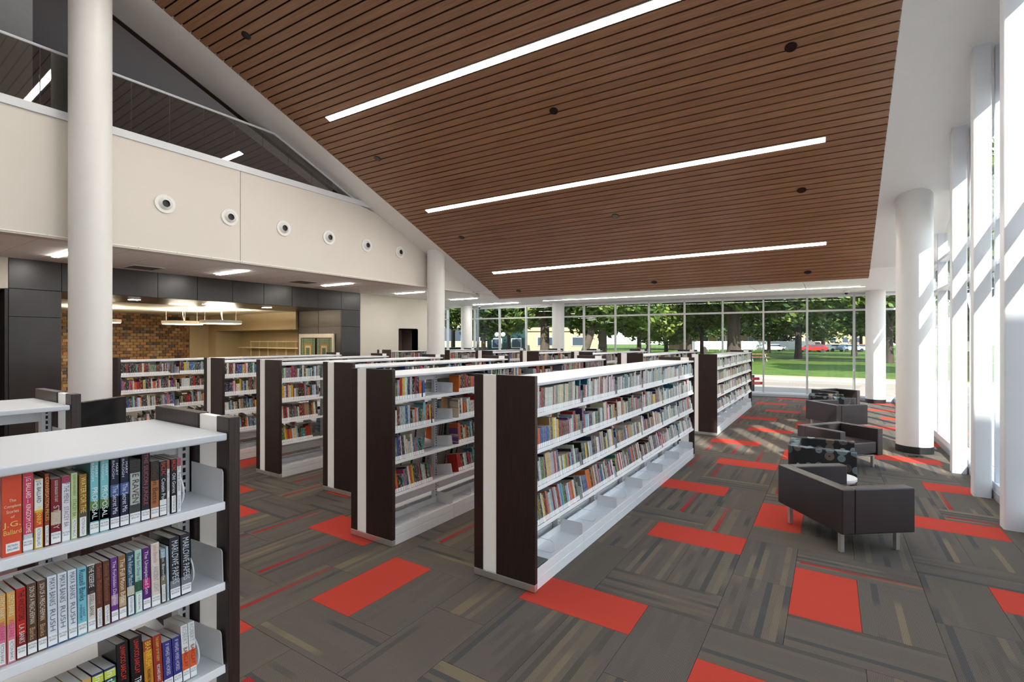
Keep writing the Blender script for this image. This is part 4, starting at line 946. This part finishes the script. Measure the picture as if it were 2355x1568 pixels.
# ------------------------------------------------------------------ outside
def gmat(name, a, b, sc, rough=.95):
    k = N(name); tc = k.n('TexCoord'); no = k.n('TexNoise', i_Scale=sc, i_Detail=8.0, i_Roughness=.7); k.l(tc.outputs['Object'], no.inputs['Vector'])
    k.l(k.ramp(no.outputs[0], [(.3, a), (.7, b)]), k.b.inputs['Base Color']); k.b.inputs['Roughness'].default_value = rough; k.b.inputs['Specular IOR Level'].default_value = .15; return k.m
lawnm = gmat('lawn_grass', srgb(58, 84, 30), srgb(88, 108, 46), .9)
roadm = gmat('concrete_road', srgb(138, 128, 118), srgb(152, 141, 129), .6)
walkm = gmat('pale_sidewalk', srgb(152, 134, 114), srgb(166, 148, 126), 1.2)
st(MB().box(-140, 33.0, -.30, 120, 300, -.02).obj('lawn', lawnm), 'green park lawn beyond the street', 'lawn')
st(MB().box(-140, 21.35, -.30, 120, 30.6, -.06).box(2.3, -60, -.30, 120, 21.35, -.06).box(-140, 19.2, -.3, -16.4, 21.35, -.06).box(-22, 19.3, -.3, 2.3, 21.35, -.06).obj('road', roadm), 'sunlit pale concrete street outside the far glass wall', 'road')
st(MB().box(-140, 30.6, -.30, 120, 30.78, .05).obj('kerb', mat('kerb_concrete', srgb(206, 196, 182), .9)), 'pale concrete kerb along the far side of the street')
sw = st(MB().box(-140, 30.78, -.30, 120, 33.0, .02).obj('sidewalk', walkm), 'pale sidewalk between kerb and lawn')
st(MB().box(-60, 62.2, -.02, 60, 63.8, -.005).obj('path', walkm), 'pale path crossing the lawn')
t = tag(MB().prism([(-6.2, 26.3), (1.0, 26.6), (1.2, 28.5), (-5.9, 28.2)], -.060, -.055).obj('asphalt_patch', mat('asphalt', srgb(128, 118, 108), .95)), 'darker asphalt patch on the pale street', 'patch')
def leafm(name, a, b):
    k = N(name); gi = k.n('NewGeometry'); k.l(k.ramp(gi.outputs['Random Per Island'], [(0, a), (.6, b), (1, srgb(140, 154, 76))]), k.b.inputs['Base Color'])
    k.b.inputs['Roughness'].default_value = .6; tr = k.n('BsdfTranslucent'); k.l(k.ramp(gi.outputs['Random Per Island'], [(0, b), (1, srgb(120, 138, 50))]), tr.inputs[0])
    mx = k.n('MixShader'); mx.inputs[0].default_value = .3; k.l(k.b.outputs[0], mx.inputs[1]); k.l(tr.outputs[0], mx.inputs[2]); k.l(mx.outputs[0], k.out.inputs[0]); return k.m
leafa = leafm('leaf_green', srgb(44, 72, 28), srgb(78, 106, 40)); leafb = leafm('leaf_light', srgb(74, 104, 36), srgb(112, 134, 54)); leafd = leafm('leaf_deep', srgb(28, 54, 32), srgb(50, 78, 42))
bark = mat('bark', srgb(72, 62, 54), .95, var=.3, scale=4, bump=.8, stretch=(1, 1, .2))
def crown_mesh(seed, n=10000, leaf=.36):
    rg = random.Random(seed); b = MB(); cl = []
    for i in range(60):
        a = rg.uniform(0, 2*pi); u = rg.uniform(-1, 1); rr = rg.uniform(.3, .86); q = math.sqrt(1-u*u)
        cl.append((Vector((rr*q*cos(a), rr*q*sin(a), rr*u)), rg.uniform(.22, .36)))
    for i in range(n):
        c, r = cl[i % 60]; r *= .9; v = Vector((rg.gauss(0, 1), rg.gauss(0, 1), rg.gauss(0, 1))).normalized()*r*(rg.random()**.33)
        p = (c+v); p = Vector((p.x, p.y, p.z*.9)); nn = Vector((rg.gauss(0, 1), rg.gauss(0, 1), rg.gauss(0, 1)+.6)).normalized()
        t = nn.orthogonal().normalized(); t2 = nn.cross(t); s_ = leaf/7*rg.uniform(.6, 1.3)
        b.face([p-t*s_, p-t2*s_*.6, p+t*s_, p+t2*s_*.6])
    return b
crowns = [[crown_mesh(i).mesh('foliage', m_) for m_ in (leafa, leafb, leafd)] for i in range(3)]
def trunk_geo(h, r, seed, tilt=0, fork=.45):
    rg = random.Random(seed); b = MB(); top = h*fork
    b.tube([(0, 0, -.1), (.02*h*tilt, 0, .25*top), (tilt*.12*h, 0, top)], [r*1.35, r, r*.85], 10)
    for k in range(5):
        a = 2*pi*k/5+rg.uniform(-.4, .4); l = h*rg.uniform(.28, .42)
        p0 = Vector((tilt*.12*h, 0, top*rg.uniform(.85, 1))); p1 = p0+Vector((cos(a)*l*.35, sin(a)*l*.35, l*.5)); p2 = p1+Vector((cos(a)*l*.3, sin(a)*l*.3, l*.6))
        b.tube([p0, p1, p2], [r*.55, r*.32, r*.12], 7)
    return b
def tree(px, d, r, h, cr, cz, kind, lab, seed, tilt=0, sc=(1, 1, 1), fork=.42, n=1):
    s_ = (px-1177.5)*d/1133; x = cos(TH)*s_-sin(TH)*d; y = sin(TH)*s_+cos(TH)*d
    t = thing('tree', lab, 'tree', (x, y, 0), seed*1.3, 'trees in the park outside'); trunk_geo(h, r, seed, tilt, fork).obj('trunk', bark, t, smooth=True)
    o = link('foliage', crowns[seed % 3][kind], t, (tilt*.12*h, 0, cz)); o.scale = (cr*sc[0], cr*sc[1], cr*sc[2]*.8); o['kind'] = 'stuff'
    return t
T = [(1836, 58, .36, 14, 7.4, 8.0, 0, 'shade tree standing alone on the lawn right of the bookcases'),
 (1688, 50, .66, 16, 8.4, 9.4, 2, 'massive grey trunked tree above the far bookcase by the carpet'),
 (1893, 92, .35, 13, 7.6, 7.6, 2, 'smaller tree behind the shade tree to its right'),
 (1768, 84, .28, 11, 6.4, 7.0, 2, 'tree left of the shade tree, its trunk thin'),
 (1253, 46, .45, 13, 6.0, 6.8, 0, 'tree with a thick dark trunk left of the far round column'),
 (1338, 42, .34, 12, 5.4, 7.0, 0, 'leaning pale trunked tree right of the far round column'),
 (1386, 46, .40, 13, 6.6, 7.0, 0, 'double trunked leafy tree in the middle of the far glass'),
 (1470, 56, .26, 12, 6.4, 6.0, 1, 'drooping light green tree'),
 (1532, 64, .26, 12, 6.2, 6.1, 1, 'bright light green tree with a round low crown'),
 (1585, 80, .34, 13, 7.4, 7.6, 2, 'dark tree behind the bright light green one'),
 (1614, 60, .22, 10, 4.6, 6.2, 1, 'small light green tree left of the massive trunk'),
 (1112, 46, .22, 11, 5.6, 6.2, 2, 'deep green tree seen through the left end of the far glass'),
 (1042, 54, .24, 11, 5.8, 8.0, 1, 'tree over the parked vehicles at the far left'),
 (1170, 56, .20, 10, 5.2, 5.9, 1, 'young tree near the street lamp'),
 (1965, 66, .32, 14, 7.8, 8.4, 0, 'tree right of the shade tree toward the far right column'),
 (2046, 46, .30, 14, 6.2, 7.6, 0, 'tree seen in the last pane right of the far right column'),
 (2222, 27, .34, 12, 6.0, 8.6, 1, 'nearest street tree, beyond the right-hand glass wall')]
for i, a in enumerate(T): tree(a[0], a[1], a[2], a[3], a[4], a[5], a[6], a[7], i+1, tilt=(1.6 if i == 5 else 0), fork=.30)
for i in range(12): tree(1000+i*98, 112+8*(i % 3), .34, 17, 10.0, 8.8, (0, 2, 2)[i % 3], 'backdrop tree far across the park, %s from the left' % ordn[i], 40+i, fork=.3)
# street things: position by bearing and distance
def at(px, d, z=0): s_ = (px-1177.5)*d/1133; return (cos(TH)*s_-sin(TH)*d, sin(TH)*s_+cos(TH)*d, z)
peach = mat('peach_render', srgb(176, 146, 120), .8); tanb = mat('tan_render', srgb(168, 150, 126), .8); brickr = mat('red_brown_band', srgb(142, 84, 64), .8); winb = mat('dark_window', srgb(58, 70, 82), .15)
def house(px, d, wd, dp, h, m, lab, roof=brickr, rows=2, cols=6):
    t = thing('building', lab, 'building', at(px, d), TH)
    MB().box(-wd/2, 0, 0, wd/2, dp, h).obj('wall', m, t); MB().box(-wd/2-.2, -.2, h, wd/2+.2, dp+.2, h+.6).obj('roof', roof, t)
    for r_ in range(rows):
        for c in range(cols):
            x = -wd/2+wd*(c+.5)/cols; z = h*(r_+.35)/rows
            wdo = MB().box(x-wd/cols*.26, -.08, z, x+wd/cols*.26, .02, z+h/rows*.4).obj('window', white, t); MB().box(x-wd/cols*.23, -.10, z+.08, x+wd/cols*.23, -.07, z+h/rows*.4-.08).obj('pane', winb, wdo)
house(1712, 140, 26, 14, 8.6, peach, 'peach building with a red brown band behind the massive tree'); house(1915, 150, 34, 14, 8.5, peach, 'long peach building behind the lawn trees on the right', rows=2, cols=9)
house(1620, 118, 12, 8, 4.4, peach, 'small peach building left of the massive trunk', rows=1, cols=3)
house(1215, 78, 22, 10, 3.6, tanb, 'low tan building behind the trees left of the far round column', tanb, 1, 4); house(1000, 76, 22, 10, 5.6, tanb, 'tan building at the far left behind the parked vehicles', tanb, 1, 4)
house(1165, 66, 5.2, 5, 6.4, mat('teal_glazing', srgb(38, 66, 66), .1), 'dark teal glazed block seen behind the left panes', mat('teal_roof', srgb(40, 60, 60), .4), 2, 2)
wf = mat('white_hoarding', srgb(196, 194, 190), .7)
t = thing('fence', 'long white board fence across the park behind the trees', 'fence', at(1745, 104), TH-.02)
for k in range(11): MB().box(-13+2.4*k, 0, .25, -10.64+2.4*k, .06, 2.0).obj('panel', wf, t); MB().box(-13.05+2.4*k, -.05, 0, -12.95+2.4*k, .1, 2.1).obj('post', alum, t)
t = thing('kiosk', 'white box-like kiosk with a dark slot right of the far trees', 'kiosk', at(1610, 96), TH); MB().box(-1.0, 0, 0, 1.0, 1.6, 1.95).obj('body', wf, t); MB().box(.15, -.04, .3, .4, .0, 1.8).obj('slot', blackg, t)
t = thing('monument', 'dark arched stone monument on the lawn', 'monument', at(1620.5, 74), TH); MB().prism([(-.3, 0), (.3, 0)]+[(.3*cos(radians(a)), .85+.35*sin(radians(a))) for a in range(0, 181, 20)], 0, .25, 'y').obj('stone', mat('dark_granite', srgb(58, 54, 54), .5), t); MB().box(-.4, -.06, 0, .4, .31, .12).obj('plinth', mat('granite_base', srgb(96, 92, 90), .7), t)
def vehicle(px, d, paint, lab, van=False, rz=0, cat='car'):
    nm = 'van' if van else 'car'
    t = thing(nm, lab, cat, at(px, d), TH+rz); hh = 1.9 if van else 1.42
    m = mat('paint_'+lab.split()[0]+lab.split()[1], paint, .25, coat=.5)
    body = [(-2.2, .35), (2.2, .35), (2.25, .75), (2.1, .95), (1.2, 1.02), (.6, hh), (-1.5 if not van else -2.1, hh), (-2.1, 1.0), (-2.25, .8)]
    MB().prism(body, -.85, .85, 'y').obj('body', m, t, bevel=.04)
    MB().prism([(1.05, 1.04), (.56, hh-.08), (-1.42 if not van else -.4, hh-.08), (-1.9 if not van else -.4, 1.04)], -.87, .87, 'y').obj('side_window', winb, t)
    MB().prism([(1.28, 1.0), (1.22, 1.05), (.68, hh-.05), (.72, hh-.09)], -.75, .75, 'y').obj('windscreen', winb, t)
    for x in (-1.4, 1.4):
        for s_ in (-.86, .66): MB().cyl(0, 0, 0, .2, .33, 20, M=Matrix.Translation((x, s_+.2, .33)) @ Matrix.Rotation(pi/2, 4, 'X')).obj('wheel', black, t)
vehicle(1872, 98, srgb(236, 236, 236), 'white van parked beyond the lawn', True, .1, 'van'); vehicle(1868, 90, srgb(190, 24, 28), 'red car parked just before the white van', False, 2.9)
vehicle(1925, 96, srgb(226, 226, 228), 'silver car parked right of the white van'); vehicle(1958, 94, srgb(150, 176, 206), 'pale blue car near the far right column')
vehicle(1984, 96, srgb(220, 90, 40), 'orange car peeping behind the far right column'); vehicle(1036, 50, srgb(58, 64, 72), 'dark grey car at the far left beyond the glass', False, 1.2)
vehicle(1098, 52, srgb(40, 42, 46), 'black car passing behind the dark pole', False, 1.3); vehicle(1780, 97, srgb(222, 222, 226), 'pale car in front of the white fence')
t = thing('street_lamp', 'street lamp with two pale globes at the left of the far glass', 'street lamp', at(1150, 42)); MB().cyl(0, 0, 0, 2.4, .06, 12, r1=.05).cyl(0, 0, 0, .4, .14, 12, r1=.08).obj('pole', black, t); MB().box(-.35, -.03, 2.36, .35, .03, 2.42).obj('arm', black, t)
gl = mat('opal_globe', srgb(236, 226, 206), .3)
for s_ in (-.32, .32):
    bm = bmesh.new(); bmesh.ops.create_uvsphere(bm, u_segments=16, v_segments=10, radius=.2); me = bpy.data.meshes.new('globe'); bm.to_mesh(me); bm.free(); me.materials.append(gl)
    for f in me.polygons: f.use_smooth = True
    link('globe', me, t, (s_, 0, 2.6))
t = thing('steel_pole', 'tall dark grey pole just outside the left panes', 'pole', at(1099, 30)); MB().cyl(0, 0, 0, 7, .085, 16).obj('shaft', mat('dark_grey_paint', srgb(62, 66, 72), .4), t); MB().box(-.16, -.16, -.06, .16, .16, .03).obj('base_plate', alum, t)
for px, d, nm in ((1550, 90, 'left'), (1518, 84, 'right')):
    t = thing('path_lamp', 'dark slim lamp post in the park, %s one of the two' % ('farther' if nm == 'left' else 'nearer'), 'lamp post', at(px-22, d)); MB().cyl(0, 0, 0, 2.2, .05, 10).cyl(0, 0, 0, .3, .16, 10, r1=.06).obj('pole', black, t); MB().cyl(0, 0, 2.2, 2.5, .12, 12, r1=.2).obj('lantern', gl, t)
t = thing('picnic_table', 'picnic table on the lawn beside the dark bookcase end', 'table', at(1740, 50), TH)
tw = mat('picnic_wood', srgb(150, 96, 66), .8); MB().box(-.9, -.35, .70, .9, .35, .75).obj('tabletop', tw, t); MB().box(-.9, -.8, .42, .9, -.55, .46).obj('bench', tw, t); MB().box(-.9, .55, .42, .9, .8, .46).obj('bench', tw, t)
for x in (-.7, .7): MB().tube([(x, -.7, 0), (x, -.3, .7), (x, .3, .7), (x, .7, 0)], .03, 6).obj('leg', alum, t); MB().box(x-.03, -.7, .36, x+.03, .7, .42).obj('cross_bar', alum, t)
redm = mat('sign_red', srgb(176, 34, 34), .5)
t = thing('direction_sign', 'black post with two small red arrow signs just outside the far glass', 'sign', (-2.62, 21.75, -.05), TH+.1)
MB().box(-.035, -.035, 0, .035, .035, .74).obj('post', black, t)
for z, a, b_, l0, l1 in ((.60, .24, -.30, -.24, -.05), (.42, -.22, .42, .02, .28)):
    q = MB(); g = .06 if b_ > a else -.06
    q.prism([(a, z-.055), (b_-g, z-.055), (b_, z), (b_-g, z+.055), (a, z+.055)], -.055, -.036, 'y'); bd = q.obj('board', redm, t)
    q = MB()
    for i in range(5): x = l0+(l1-l0)*i/5; q.box(x, -.058, z-.028, x+.006, -.055, z+.028).box(x, -.058, z+(.02 if i % 2 else -.004), x+(l1-l0)/5-.012, -.055, z+(.028 if i % 2 else .004))
    q.obj('lettering', tmat((236, 232, 230)), bd)
